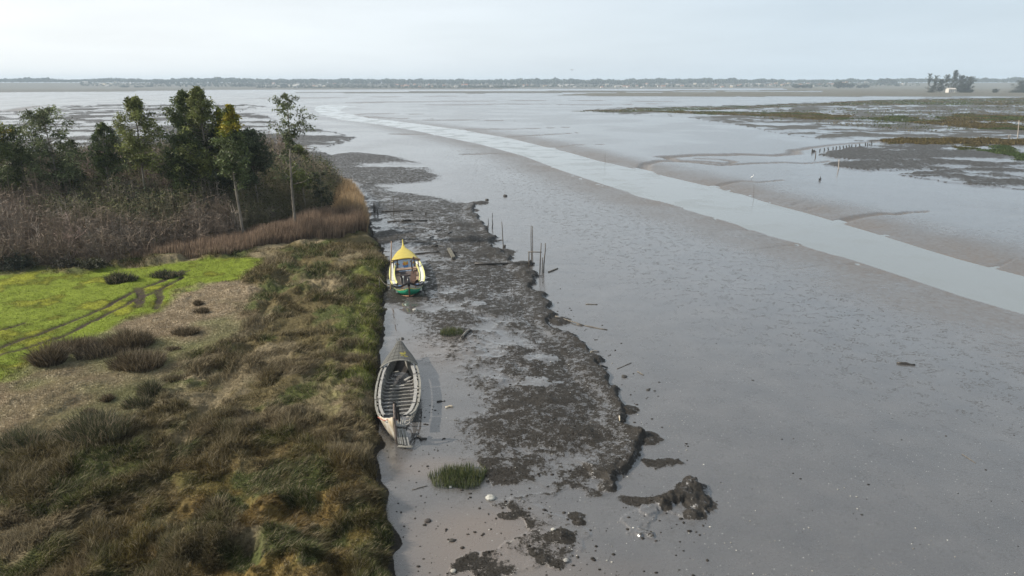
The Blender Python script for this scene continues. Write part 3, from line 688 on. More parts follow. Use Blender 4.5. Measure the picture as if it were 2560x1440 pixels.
# ------------------------------------------------------------------ trees
def eucalypt(name, px, pybase, pytop, prof, wpx, base_frac, col, dens=1.0, lean=0.0, yellow=0, leaf=.36, label='', seed=0, group=None, trunk_r=None, cat='tree', D=None):
    """prof: list of (height fraction of crown, radius fraction); wpx = half-width of the crown in the photograph"""
    global rng
    rng = np.random.default_rng(1000+seed); rnd = random.Random(seed)
    gx, gy = at(px, pybase, .8)
    if D is not None: s_ = D/gy; gx, gy = gx*s_, gy*s_
    z0 = gz(gx, gy)
    Ht = h_at(pytop, gx, gy)-z0
    Rr = wpx/FPX*gy/math.cos(PITCH)*1.12
    cbz = Ht*base_frac
    root = empty(name, (gx, gy, z0), 0)
    tag(root, label, cat, group)
    r0 = trunk_r or .0095*Ht+.02
    npt = 9; path = []; ph = rnd.uniform(0, 6)
    for i in range(npt):
        f = i/(npt-1); path.append((lean*f*Ht+.012*Ht*math.sin(f*5+ph), .010*Ht*math.sin(f*4+ph*2), Ht*.97*f-.15))
    rad = [r0*(1-.86*(i/(npt-1)))**.9+.012 for i in range(npt)]
    P3 = np.array(path)
    def tr(z): f = min(1, max(0, z/(Ht*.97)))*(npt-1); i = min(npt-2, int(f)); return P3[i]*(1-(f-i))+P3[i+1]*(f-i)
    paths = [(path, rad)]; tips = []
    nb = int(50*dens*max(.6, min(1.6, Rr/1.6)))
    pf, pr = zip(*prof)
    for i in range(nb):
        f = (i+rnd.random())/nb
        f = f**.85
        zt = cbz+(Ht-cbz)*f; rr = Rr*np.interp(f, pf, pr)*rnd.uniform(.4, 1.2)
        zs = zt-rr*rnd.uniform(.25, .7); zs = max(cbz*.8, min(zs, Ht*.95))
        a0 = i*2.4+rnd.uniform(-.5, .5); s = Vector(tr(zs)); c = Vector(tr(zt))
        e = Vector((c.x+math.cos(a0)*rr, c.y+math.sin(a0)*rr, zt))
        mid = (s*.5+e*.5)+Vector((0, 0, -.12*rr))
        if rr > .45: paths.append(([s, mid, e], [max(.018, r0*.28*(1-f*.6)), max(.014, r0*.18*(1-f*.6)), .008]))
        for k in range(max(1, int(rr*1.6))+1):
            u = 1-k*.26; 
            if u < .15: break
            pnt = mid.lerp(e, max(0, (u-.5)*2)) if u > .5 else s.lerp(mid, u*2)
            tips.append((np.array(pnt)+np.array([rnd.gauss(0, .12), rnd.gauss(0, .12), rnd.gauss(0, .1)])*rr*.8, rr, f))
    V, F = tubes(paths, 5)
    obj('trunk', (V, F), M_bark, root, True)
    parts = []
    col = np.array(col)
    for (c, rr, f) in tips:
        if fbm(np.array([c[0]*.8+seed*7.]), np.array([c[2]*.8+c[1]*.5]), 1.3, 2, seed)[0] < .40 and f < .92: continue
        n = int(56*dens**.5*rnd.uniform(.5, 1.3)); s = (.24+.12*Rr)*(.45+.55*min(1, rr/(.8*Rr)))
        Pl = c+rng.normal(0, 1, (n, 3))*[s*.62, s*.62, s*.42]
        Pl[:, 2] -= .25*np.hypot(Pl[:, 0]-c[0], Pl[:, 1]-c[1])
        cc_ = col*rnd.uniform(.5, 1.55)
        if yellow and f > 1-yellow and rnd.random() < .8: cc_ = np.array([.36, .30, .03])*rnd.uniform(.6, 1.1) if rnd.random() < .6 else np.array([.20, .22, .03])
        parts.append(leaves(Pl, rng.uniform(.6, 1.3, n)*leaf, cc_*(.6+.8*rng.random((n, 1)))))
    plant('crown', parts, M_leaf, root)
    return root
CONE = [(0, .75), (.15, 1), (.45, .85), (.75, .5), (.93, .2), (1, .08)]
ROUND = [(0, .5), (.25, .95), (.55, 1), (.8, .8), (.95, .45), (1, .25)]
UMB = [(0, .25), (.35, .35), (.5, .55), (.7, 1), (.88, .95), (1, .5)]
COLU = [(0, .9), (.3, 1), (.6, .8), (.85, .55), (1, .15)]
DG = (.095, .118, .045); MG_ = (.155, .17, .055); GG = (.13, .15, .072)
TREES = [
 (15, 580, 292, ROUND, 56, .45, (.10,.12,.045), 1.1, 'broad eucalyptus with a pale green top at the left edge of the wood'),
 (85, 565, 315, ROUND, 36, .40, DG, .8, 'smaller dull green eucalyptus just right of the broad one at the left edge'),
 (160, 570, 268, [(0,.8),(.3,1),(.5,.6),(.62,.6),(.8,.8),(.95,.6),(1,.3)], 58, .40, GG, 1.0, 'round topped eucalyptus with a dark leaning trunk, third tree from the left'),
 (205, 560, 352, ROUND, 44, .42, DG, .8, 'low dark eucalyptus tucked behind the round topped one'),
 (292, 565, 308, COLU, 38, .46, DG, .9, 'slim eucalyptus with two thin bare stems and a small dark crown'),
 (378, 575, 243, [(0,.5),(.1,1.05),(.25,.9),(.5,.95),(.75,.55),(.9,.3),(1,.2)], 46, .52, MG_, 1.1, 'tall slender eucalyptus standing alone in front of the mud, bare trunk below'),
 (452, 560, 420, ROUND, 22, .45, DG, .7, 'little dark sapling low in the scrub, right of the lone slender tree'),
 (345, 540, 386, ROUND, 26, .5, DG, .5, 'small bushy eucalyptus left of the lone slender trunk'),
 (405, 545, 378, ROUND, 26, .5, MG_, .5, 'small thin crowned eucalyptus right of the lone slender trunk'),
 (488, 565, 228, CONE, 62, .36, DG, 1.25, 'pointed dark eucalyptus on the left shoulder of the tallest clump'),
 (541, 568, 218, CONE, 56, .42, MG_, 1.25, 'tallest eucalyptus, the pointed peak of the big clump'),
 (523, 560, 262, CONE, 22, .45, (.15,.16,.04), 1.0, 'eucalyptus with a yellow flushed tip in front of the tallest peak'),
 (576, 565, 270, CONE, 26, .45, (.13,.14,.035), .9, 'eucalyptus with an orange yellow tip right of the tallest peak'),
 (606, 600, 262, CONE, 38, .48, DG, 1.1, 'eucalyptus with bright yellow young leaves under its tip and white lower trunk'),
 (648, 565, 325, ROUND, 40, .50, (.07,.085,.045), 1.2, 'dense dark eucalyptus on the right side of the big clump'),
 (575, 560, 322, ROUND, 62, .42, (.05,.062,.034), 1.2, 'dark broad eucalyptus making the heart of the big clump'),
 (470, 570, 340, ROUND, 40, .40, DG, .9, 'lower leafy eucalyptus at the left foot of the big clump'),
 (742, 590, 232, [(0,.9),(.12,1.1),(.25,.8),(.36,.35),(.5,.25),(.62,.9),(.8,.85),(.93,.6),(1,.3)], 46, .42, GG, .48, 'tall airy eucalyptus with a pale trunk and open umbrella top, right of the clump'),
 (766, 550, 362, COLU, 26, .45, MG_, .9, 'short bright green eucalyptus in front of the airy umbrella tree'),
 (806, 560, 428, ROUND, 24, .3, (.07,.075,.04), .5, 'last small tree of the wood, rising out of the reeds'),
 (30, 560, 420, ROUND, 46, .1, (.07,.085,.035), .7, 'low dark tree under the broad eucalyptus at the left edge'),
]
for i, (px, pb, pt, prof, w, bf, c, dn, lab) in enumerate(TREES):
    eucalypt('eucalyptus_tree', px, pb, pt, prof, w, bf, c, dn, yellow={11: .45, 12: .4, 13: .35, 0: .2}.get(i, 0), label=lab, seed=i, group='eucalyptus trees of the wood on the bank',
             lean=rng.uniform(-.03, .03) if i not in (5, 17) else .008)
rng = np.random.default_rng(99)

def bare_tree(name, px, py, ptop, col, label, seed, spread=.32, cat='tree', tw=1.0):
    rnd = random.Random(seed); gx, gy = at(px, py, .8); z0 = gz(gx, gy); Ht = h_at(ptop, gx, gy)-z0
    root = empty(name, (gx, gy, z0)); tag(root, label, cat, 'bare pale saplings before the thicket')
    paths = []; 
    def grow(p, d, L, r, lev):
        n = 3; pts = [p]; q_ = p
        for i in range(n): d = (d+Vector((rnd.gauss(0, .13), rnd.gauss(0, .13), rnd.gauss(0, .06)))).normalized(); q_ = q_+d*L/n; pts.append(q_)
        paths.append((pts, [r, r*.8, r*.6, r*.4]))
        if lev < 3:
            for k in range([7, 5, 3][lev]):
                f = rnd.uniform(.25, 1); j = pts[min(3, int(f*3.2))]
                a = rnd.uniform(0, 6.28); nd = (d*.75+Vector((math.cos(a)*spread*2, math.sin(a)*spread*2, .25))).normalized()
                grow(j, nd, L*rnd.uniform(.4, .6), r*.5, lev+1)
    grow(Vector((0, 0, -.1)), Vector((.03, 0, 1)), Ht*.72, .045*tw, 0)
    m_ = simple(name+'_bark', col, .8, var=.4)
    obj('branches', tubes([([Vector(a) for a in p[0]], [max(.009, q_) for q_ in p[1]]) for p in paths[1:]], 4), m_, obj('trunk', tubes(paths[:1], 6), m_, root, True), True)
bare_tree('bare_sapling', 170, 660, 545, (.42, .30, .26), 'pinkish white leafless sapling in front of the thicket', 3, tw=1.1)
bare_tree('bare_sapling', 98, 660, 575, (.36, .31, .27), 'thin grey white leafless sapling left of the pinkish one', 4)
bare_tree('bare_sapling', 250, 655, 560, (.20, .17, .14), 'grey brown leafless sapling right of the pinkish one', 6)

# rush tufts and bushes one can tell apart on the meadow
def tuft(name, px, py, hpx, wpx, col, label, cat='tuft', n=None, group='dark rush tufts on the meadow', lean=.5):
    gx, gy = at(px, py, .8); z0 = gz(gx, gy)-.05; sc_ = math.hypot(gy, H_CAM)/FPX
    h = max(.25, hpx*sc_*1.0); w = wpx*sc_*.62; n = n or int(500+700*w*h)
    n = min(n, 3500); a = rng.uniform(0, 2*PI, n); r = rng.random(n)**.6
    P = np.stack([np.cos(a)*r*w*.85, np.sin(a)*r*w*.65, np.zeros(n)], 1)
    lob = fbm(P[:, 0]+gx, P[:, 1]+gy, .8, 3, 17); P[:, :2] *= (.55+.9*fbm(np.cos(a)*1.5+gx, np.sin(a)*1.5+gy, 1., 3, 18))[:, None]
    hh = h*(1-.35*r)*rng.uniform(.4, 1.2, n)*(.35+1.1*lob)
    ln = np.stack([np.cos(a)*r*lean+rng.normal(0, .25, n), np.sin(a)*r*lean+rng.normal(0, .25, n)], 1)
    cb = np.array(col)*(.5+.9*rng.random((n, 1))); pale = rng.random((n, 1)) < .2; cb = np.where(pale, np.array([.27, .22, .15]), cb*1.25)
    o = plant(name, blades(P, hh, np.full(n, .012+.00045*gy), ln, rng.uniform(0, PI, n), cb, .3), M_grass)
    o.location = (gx, gy, z0); tag(o, label, cat, group); return o
BR = (.085, .066, .040); OL = (.060, .062, .032)
for a in [
 (300,700,32,70,(.035,.04,.022),'dark round bush standing in the bright green grass'),
 (415,688,20,74,(.040,.046,.026),'low flat dark bush right of the round one in the green grass'),
 (225,1034,28,32,BR,'small round brown tuft alone in the pinkish mat'),
 (268,998,22,24,BR,'smallest brown tuft, just above the alone round one'),
 (352,1012,40,66,OL,'olive tuft on the lower right of the pinkish mat'),
 (345,912,58,116,BR,'large shaggy brown tuft below the brown thicket ring'),
 (120,905,72,70,BR,'left end of the ring of brown rushes beside the green grass'),
 (190,868,48,90,BR,'upper left part of the ring of brown rushes'),
 (255,880,40,110,(.06,.05,.035),'middle part of the ring of brown rushes'),
 (320,860,62,110,BR,'upper right part of the ring of brown rushes, tallest of it'),
 (467,832,26,60,BR,'wide brown tuft in the tan mat right of the rush ring'),
 (432,868,20,30,BR,'little brown tuft below the wide brown one in the tan mat'),
 (505,778,20,30,BR,'little brown tuft at the upper end of the tan mat'),
 (497,758,14,22,BR,'tiny tuft right above the upper little brown one'),
 (375,985,44,50,OL,'pointed olive tuft above the lower right olive one'),
 (430,945,26,40,BR,'brown tuft between the shaggy tuft and the rough grass'),
 (60,1110,50,130,OL,'long dark tuft at the lower left of the pinkish mat'),
 (240,1100,56,150,OL,'dark bank of rushes along the bottom of the pinkish mat')]:
    tuft('rush_tuft', *a[:5], a[5])
for k_, (px, py, hpx, wpx, col, lab) in enumerate([(40,672,44,130,(.045,.052,.038),'grey green bush at the left end of the thicket foot'),
    (165,668,26,90,(.06,.055,.04),'low brownish bush between the two pale saplings'), (235,672,20,80,(.06,.06,.035),'low olive bush at the thicket foot above the green grass')]):
    gx, gy = at(px, py, .8); z0 = gz(gx, gy); s_ = math.hypot(gy, H_CAM)/FPX; n = 3000; h = hpx*s_; w = wpx*s_*.5
    d = rng.normal(size=(n, 3)); d /= np.linalg.norm(d, axis=1)[:, None]; d[:, 2] = np.abs(d[:, 2])
    P = d*(rng.random((n, 1))**.35)*[w, w*.8, h]*(.8+.35*np.sin(d[:, :1]*9+k_)*np.cos(d[:, 1:2]*8))
    o = plant('bush', leaves(P, np.full(n, .17), np.array(col)*(.5+rng.random((n, 1))), .1, .5), M_leaf); o.location = (gx, gy, z0); tag(o, lab, 'bush')

# two patches of green cordgrass standing on the mud
for k_, (px, py, hpx, wpx, lab) in enumerate([(1150,1195,34,150,'large patch of upright green cordgrass on the mud below the wreck'), (1130,838,20,70,'small patch of green cordgrass on the mud between the two boats')]):
    gx, gy = at(px, py, 0); z0 = gz(gx, gy)-.03; s_ = math.hypot(gy, H_CAM)/FPX; n = 1700 if k_ == 0 else 520; w = wpx*s_*.5
    a = rng.uniform(0, 2*PI, n); r = rng.random(n)**.55; P = np.stack([np.cos(a)*r*w, np.sin(a)*r*w*.75, np.zeros(n)], 1)
    P[:, :2] *= (.75+.4*fbm(P[:, 0]+9, P[:, 1]+9, .8, 2, 3))[:, None]
    cb = np.array([.065, .088, .035])*(.45+.9*rng.random((n, 1))); tip = np.where(rng.random((n, 1)) < .4, np.array([[.22, .22, .10]]), cb)
    o = plant('cordgrass_patch', blades(P, rng.uniform(.3, .62, n)*(1.05-.3*r), np.full(n, .022), rng.normal(0, .13, (n, 2)), rng.uniform(0, PI, n), cb, .2, tip), M_grass)
    o.location = (gx, gy, z0); tag(o, lab, 'marsh grass', 'green cordgrass patches on the mud')

# ------------------------------------------------------------------ the two boats
class Hull:
    """long flat bottomed lagoon boat; u = 0 stern, 1 bow; local +Y is the bow"""
    def __init__(s, L, B, bs, zs, bb, zb): s.L, s.B = L, B; s._bs, s._zs, s._bb, s._zb = bs, zs, bb, zb
    def i(s, t, u): return float(np.interp(u, *zip(*t)))
    def y(s, u): return (u-.5)*s.L
    def bs(s, u): return s.i(s._bs, u)*s.B/2
    def zs(s, u): return s.i(s._zs, u)
    def bb(s, u): return s.i(s._bb, u)*s.B/2
    def zb(s, u): return s.i(s._zb, u)
    def rake(s, u, v): return (.35*(v-.3))*max(0, (u-.93)/.07)
    def p(s, side, u, v, inset=0.0):
        """point on the side wall: v 0 bottom .. 1 sheer"""
        x = (s.bb(u)+(s.bs(u)-s.bb(u))*(v**.75)) - inset
        return (side*max(x, .0), s.y(u)+s.rake(u, v), s.zb(u)+(s.zs(u)-s.zb(u))*v)
def grid(rows):
    V = [p for r in rows for p in r]; m = len(rows[0]); F = []
    for i in range(len(rows)-1):
        for j in range(m-1): a = i*m+j; F.append((a, a+1, a+m+1, a+m))
    return V, F
def thick(o, t, off=0):
    m = o.modifiers.new('s', 'SOLIDIFY'); m.thickness = t; m.offset = off; return o
def both(fa, fb):
    V, F = fa; W_, G = fb; return V+W_, F+[tuple(i+len(V) for i in f) for f in G]
def us(a, b, n): return [a+(b-a)*i/(n-1) for i in range(n)]
def boxvf(x0, x1, y0, y1, z0, z1):
    V = [(x, y_, z) for z in (z0, z1) for y_ in (y0, y1) for x in (x0, x1)]
    return V, [(0, 2, 3, 1), (4, 5, 7, 6), (0, 1, 5, 4), (2, 6, 7, 3), (0, 4, 6, 2), (1, 3, 7, 5)]
def bar(a, b, w, h=None):
    """a squared timber from a to b"""
    a, b = Vector(a), Vector(b); h = h or w; d = (b-a).normalized()
    s = d.cross(Vector((0, 0, 1))); s = s.normalized() if s.length > .05 else Vector((1, 0, 0)); u = s.cross(d)
    V = [p+s*i*w/2+u*j*h/2 for p in (a, b) for i, j in ((-1, -1), (1, -1), (1, 1), (-1, 1))]
    return V, [(3, 2, 1, 0), (4, 5, 6, 7), (0, 1, 5, 4), (1, 2, 6, 5), (2, 3, 7, 6), (3, 0, 4, 7)]
def many(l):
    V, F = [], []
    for v, f in l: o = len(V); V += list(v); F += [tuple(i+o for i in g) for g in f]
    return V, F

P_white = simple('white_hull_paint', (.74, .73, .68), .45, c2=(.58, .56, .50), scale=4, bump=.1)
P_green = simple('green_hull_paint', (.015, .24, .13), .4, var=.25, scale=5, bump=.1)
P_yellow = simple('yellow_paint', (.52, .42, .07), .5, c2=(.42, .33, .05), scale=2.5, bump=.1)
P_trim = simple('pale_yellow_trim', (.72, .70, .24), .45, var=.15, scale=5, bump=.1)
P_black = simple('black_paint', (.018, .018, .020), .35, var=.3, scale=6, bump=.1)
P_red = simple('red_lead_paint', (.50, .24, .13), .6, c2=(.36, .18, .11), scale=4, bump=.2)
P_brown = simple('brown_timber', (.10, .05, .032), .6, c2=(.05, .028, .02), scale=7, bump=.3)
P_bench = simple('tan_bench_board', (.34, .24, .17), .6, c2=(.24, .17, .12), scale=5, bump=.2)
P_floor = simple('grey_floor_boards', (.15, .125, .12), .7, c2=(.085, .07, .066), scale=6, stretch=(6, .8, 1), bump=.4)
P_slat = simple('pale_floor_slat', (.34, .28, .22), .7, c2=(.2, .16, .13), scale=6, bump=.3)
P_blue = simple('pale_blue_bulkhead', (.50, .62, .78), .5, var=.08, scale=3, bump=.05)
P_dblue = simple('blue_paint', (.04, .17, .42), .45, var=.2, scale=5, bump=.05)
P_orange = simple('orange_flower_paint', (.75, .26, .03), .5, var=.3, scale=20, bump=.05)
P_flower = simple('yellow_flower_paint', (.80, .50, .05), .5, var=.3, scale=20, bump=.05)
P_leafp = simple('painted_leaf_green', (.05, .16, .07), .5, var=.3, scale=9, bump=.05)
P_rope = simple('rope', (.25, .22, .17), .9, scale=30, bump=.3)
P_glass = simple('white_lamp', (.8, .8, .78), .3, var=.05, scale=5, bump=0)

def frame_at(sx, sy, bx, by, sz=0, bz=0):
    s = Vector((*at(sx, sy, sz), 0)); b = Vector((*at(bx, by, bz), 0)); d = b-s
    return (s+b)/2, math.atan2(-d.x, d.y), d.length

# --- the painted boat
c_, rz, Lb = frame_at(1011, 648, 1025, 748)
BY = empty('painted_boat', (c_.x, c_.y, gz(c_.x, c_.y)-.10), rz); BY.rotation_euler = (0, R(2.5), rz)
tag(BY, 'brightly painted wooden boat, white and green with a yellow stern roof, aground by the bank', 'boat')
Hy = Hull(Lb, 3.25, bs=[(0, .03), (.06, .10), (.12, .34), (.20, .55), (.30, .76), (.40, .89), (.52, .97), (.64, 1), (.76, .97), (.86, .88), (.92, .76), (.96, .52), (.985, .25), (1, .035)],
    zs=[(0, 1.5), (.06, 1.38), (.15, 1.30), (.3, 1.12), (.45, 1.02), (.7, .98), (.88, 1.0), (.94, 1.06), (.97, 1.22), (.99, 1.46), (1, 1.62)],
    bb=[(0, .02), (.1, .12), (.25, .42), (.4, .62), (.6, .72), (.8, .66), (.9, .48), (.96, .22), (1, .02)],
    zb=[(0, .75), (.08, .35), (.2, .1), (.35, 0), (.8, 0), (.93, .05), (1, .16)])
U = us(0, 1, 44)
def side_band(h, name, v0, v1, mat, parent, u0=0, u1=1, nv=3, inset=0.0, t=.05):
    UU = us(u0, u1, 44); rr = []
    a = grid([[h.p(-1, u, v, inset) for v in us(v0, v1, nv)] for u in UU]); b = grid([[h.p(1, u, v, inset) for v in us(v0, v1, nv)][::-1] for u in UU])
    o = obj(name, both(a, b), mat, parent, True); thick(o, t, -1 if False else 0); return o
side_band(Hy, 'antifouling_strake', 0, .16, P_red, BY)
side_band(Hy, 'green_strake', .163, .60, P_green, BY)
side_band(Hy, 'yellow_line', .603, .66, P_trim, BY, t=.06)
side_band(Hy, 'white_strake', .663, .985, P_white, BY)
obj('bottom', grid([[(-Hy.bb(u), Hy.y(u)+Hy.rake(u, 0), Hy.zb(u)+.02), (Hy.bb(u), Hy.y(u)+Hy.rake(u, 0), Hy.zb(u)+.02)] for u in us(.03, .99, 30)]), P_red, BY)
# black gunwale round the bow, sweeping up to the stem
def rail(h, u0, u1, w, hgt, mat, name, parent, side=None, dz=0, n=30, inset=0):
    parts = []
    for s_ in ((-1, 1) if side is None else (side,)):
        rows = []
        for u in us(u0, u1, n):
            x, y_, z = h.p(s_, u, 1, inset); x0 = max(0, abs(x)-w)*s_
            rows.append([(x+s_*.03, y_, z-hgt+dz), (x+s_*.03, y_, z+dz), (x0, y_-.02, z+dz), (x0, y_-.02, z-hgt+dz)])
        parts.append(grid(rows))
    return obj(name, many(parts), mat, parent)
rail(Hy, .875, 1, .20, .17, P_black, 'bow_gunwale', BY, n=30, dz=.015)
rail(Hy, .05, .873, .07, .07, P_trim, 'gunwale', BY, n=40, dz=.02)
# side decks and inner coaming
for s_ in (-1, 1):
    ua, ub = .37, .865
    rows = [[(s_*(Hy.bs(u)-.075), Hy.y(u), Hy.zs(u)), (s_*(Hy.bs(u)-.24), Hy.y(u), Hy.zs(u)+.02), (s_*(Hy.bs(u)-.42), Hy.y(u), Hy.zs(u)-.05)] for u in us(ua, ub, 24)]
    obj('side_deck', grid(rows), P_white, BY, True)
    rows = [[(s_*(Hy.bs(u)-.425), Hy.y(u), Hy.zs(u)-.12), (s_*(Hy.bs(u)-.425), Hy.y(u), Hy.zs(u)+.06), (s_*(Hy.bs(u)-.50), Hy.y(u), Hy.zs(u)+.06), (s_*(Hy.bs(u)-.50), Hy.y(u), Hy.zs(u)-.12)] for u in us(ua+.07, ub-.01, 24)]
    obj('coaming', grid(rows), P_trim, BY)
    rows = [[(s_*(Hy.bs(u)-.51), Hy.y(u), Hy.zs(u)-.12), (s_*(Hy.bs(u)-.60), Hy.y(u), .30)] for u in us(ua+.02, ub, 24)]
    obj('inner_lining', grid(rows), P_floor, BY)
    # narrow boarded seats along the sides
    rows = [[(s_*(Hy.bs(u)-.55), Hy.y(u), .60), (s_*(Hy.bs(u)-(.98 if s_ > 0 else .80)), Hy.y(u), .60), (s_*(Hy.bs(u)-(.98 if s_ > 0 else .80)), Hy.y(u), .52)] for u in us(.50 if s_ > 0 else .46, .85 if s_ > 0 else .72, 20)]
    obj('side_bench', grid(rows), P_bench, BY)
fl = [boxvf(-(w:=min(Hy.bb(u), Hy.bs(u)-.5)), w, Hy.y(u)-.155, Hy.y(u)+.155, .16, .22) for u in us(.37, .80, 20)]
obj('floor', many(fl), P_floor, BY)
obj('bow_slats', many([boxvf(-(w:=Hy.bs(u)-.62), w, Hy.y(u)-.055, Hy.y(u)+.055, .30, .34) for u in us(.82, .905, 7)]), P_slat, BY)
obj('bow_floor', boxvf(-.85, .85, Hy.y(.80), Hy.y(.93), .12, .17), P_brown, BY)
# fore deck corners, white with blue tops
for s_ in (-1, 1):
    u = .885; x = Hy.bs(u)-.62
    fc = obj('corner_locker', many([boxvf(min(s_*(x-.25), s_*(x+.42)), max(s_*(x-.25), s_*(x+.42)), Hy.y(u)-.05, Hy.y(u)+.42, .35, .86)]), P_white, BY)
    obj('locker_lid', boxvf(min(s_*(x-.15), s_*(x+.34)), max(s_*(x-.15), s_*(x+.34)), Hy.y(u)+.02, Hy.y(u)+.34, .863, .89), P_dblue, fc)
# stem post with the hooked head
yb = Hy.y(1)
stem_pts = [(0, yb-.18, .12), (0, yb+.02, .5), (0, yb+.18, 1.0), (0, yb+.27, 1.45), (0, yb+.26, 1.72), (0, yb+.10, 1.92), (0, yb-.12, 1.99)]
obj('stem_post', tubes([(stem_pts[:4], [.07, .07, .065, .06])], 6), P_brown, BY, True)
obj('prow_head', tubes([([(0, yb+.24, 1.3), (0, yb+.25, 1.62), (0, yb+.10, 1.86), (0, yb-.14, 1.96), (0, yb-.40, 1.93)], [.11, .13, .12, .09, .03])], 8), P_black, BY, True)
# painted marks on the bow: red and blue flowers either side of the stem
for s_ in (-1, 1):
    def bp_(u, v): x, y_, z = Hy.p(s_, u, v); return Vector((x+s_*.045, y_+.03, z))
    for (u, v, r_, mt) in ((.975, .80, .10, P_red), (.962, .76, .05, P_leafp), (.985, .88, .05, P_orange)):
        c0 = bp_(u, v); du = (bp_(u+.006, v)-c0).normalized(); dv = (bp_(u, v+.04)-c0).normalized()
        n = 9; V = [c0+(du*math.cos(k*2*PI/n)+dv*math.sin(k*2*PI/n))*r_*(1 if k % 2 else .72)+Vector((s_*.02, .02, 0)) for k in range(n)]
        obj('painted_flower', (V, [tuple(range(n))]), mt, BY)
# stern roof
def roof_rows(h, u0, u1, crown, over, nu=18, nx=11, dz=.03):
    rows = []
    for u in us(u0, u1, nu):
        w = h.bs(u)+over; r = []
        for j in range(nx):
            k = -1+2*j/(nx-1); r.append((k*w, h.y(u), h.zs(u)+dz+crown(u)*(1-abs(k)**2.2)))
        rows.append(r)
    return grid(rows)
cy = lambda u: .05+.26*min(1, u/.36)
o = obj('stern_roof', roof_rows(Hy, .005, .365, cy, .06), P_yellow, BY, True); thick(o, .05, 1)
rr = []
for j in range(15):
    k = -1+2*j/14; u = .368; rr.append(Vector((k*(Hy.bs(u)+.06), Hy.y(u), Hy.zs(u)+.02+cy(u)*(1-abs(k)**2.2))))
obj('roof_edge', tubes([(rr, [.035]*15)], 5), P_brown, BY)
obj('stern_head', tubes([([(0, Hy.y(0)+.35, 1.35), (0, Hy.y(0)+.02, 1.6), (0, Hy.y(0)-.16, 1.9), (0, Hy.y(0)-.28, 2.15)], [.13, .11, .07, .04])], 8), P_yellow, BY, True)
obj('stern_finial', tubes([([(0, Hy.y(0)-.28, 2.13), (0, Hy.y(0)-.34, 2.42)], [.03, .012])], 5), P_black, BY)
obj('stern_eye', tubes([([(-.15, Hy.y(0)+.05, 1.5), (.15, Hy.y(0)+.05, 1.5)], [.05, .05])], 6), P_white, BY)
# painted bulkhead that closes the stern cabin
yb2 = Hy.y(.355); rows = []
V = []; n = 15
for j in range(n):
    k = -1+2*j/(n-1); V.append((k*(Hy.bs(.355)-.04), yb2+.0, Hy.zs(.355)-.02+cy(.355)*(1-abs(k)**2.2)*.96))
for j in range(n):
    k = 1-2*j/(n-1); V.append((k*(Hy.bb(.355)+.15), yb2+.55, .22))
BH = obj('bulkhead', (V, [tuple(range(2*n))]), P_blue, BY)
BH2 = Vector((0, .55, -1.1)).normalized()
def bhp(x, f, off=.03):      # f 0 top .. 1 bottom
    return Vector((x, yb2+.55*f+off, 1.42*(1-f)+.22*f+off*.4))
def disc(x, f, r, mt, name, n=10, star=.75, off=.03):
    c0 = bhp(x, f, off); ux = Vector((1, 0, 0)); uz = (bhp(x, f-.1, off)-c0).normalized()
    obj(name, ([c0+(ux*math.cos(2*PI*k/n)+uz*math.sin(2*PI*k/n))*r*(1 if k % 2 else star) for k in range(n)], [tuple(range(n))]), mt, BH)
obj('painted_vase', ([bhp(x, f, .03) for x, f in ((-.24, .50), (.24, .50), (.20, .68), (.08, .84), (-.08, .84), (-.20, .68))][::-1], [tuple(range(6))]), P_dblue, BH)
for x, f, r_, mt in ((-.16, .40, .13, P_orange), (.0, .36, .14, P_flower), (.17, .42, .13, P_orange), (-.05, .48, .10, P_flower), (.10, .50, .10, P_orange), (-.2, .28, .08, P_flower), (.14, .27, .08, P_flower),
                     (-.82, .36, .12, P_flower), (-.74, .42, .07, P_orange), (.80, .36, .12, P_flower), (.72, .42, .07, P_orange)):
    disc(x, f, r_, mt, 'painted_flower', off=.034)
for x in (-.95, -.62, .62, .95): disc(x, .44, .09, P_leafp, 'painted_leaf', 6, .4, .032)
# deck beam, posts and handrails
yt = Hy.y(.50)
obj('cross_deck', boxvf(-Hy.bs(.5)+.42, Hy.bs(.5)-.42, yt-.38, yt+.30, .84, .92), P_bench, BY)
for s_ in (-1, 1):
    for (xx_, yy_) in ((1.15, yt-.25), (.78, yt-.55)) if s_ > 0 else ((1.2, yt-.1), (.85, yt-.9), (.55, yt+.15)):
        obj('rail_post', boxvf(s_*xx_-.05, s_*xx_+.05, yy_-.05, yy_+.05, .3, 1.72), P_brown, BY)
obj('handrail', bar((.70, yt-.55, 1.72), (1.55, yt-.25, 1.72), .08), P_brown, BY)
obj('handrail', bar((-.85, yt-1.0, 1.75), (-.45, yt+.25, 1.60), .08), P_brown, BY)
obj('handrail', bar((-1.45, yt-.1, 1.68), (-.80, yt-.85, 1.72), .08), P_brown, BY)
obj('thwart', boxvf(-Hy.bs(.58)+.5, Hy.bs(.58)-.5, Hy.y(.585)-.09, Hy.y(.585)+.09, .55, .62), P_floor, BY)
obj('folded_table', many([bar((-.75, Hy.y(.66), .45), (-.35, Hy.y(.69), .30), .6, .05), bar((-.7, Hy.y(.60), .95), (-.45, Hy.y(.67), .35), .5, .05), bar((-.62, Hy.y(.58), 1.3), (-.52, Hy.y(.66), .25), .07), bar((-.6, Hy.y(.72), .30), (.05, Hy.y(.705), .62), .5, .05)]), P_brown, BY)
pl_ = obj('lamp_pole', tubes([([(.38, Hy.y(.80), .2), (.38, Hy.y(.80), 1.25)], [.025, .025])], 6), P_white, BY)
obj('lamp_head', tubes([([(.38, Hy.y(.80), 1.25), (.38, Hy.y(.80), 1.36)], [.07, .06])], 8), P_glass, pl_)
obj('oar_crutch', tubes([([(.62, Hy.y(.74), .2), (.62, Hy.y(.74), 1.0)], [.02, .02])], 6), P_white, BY)

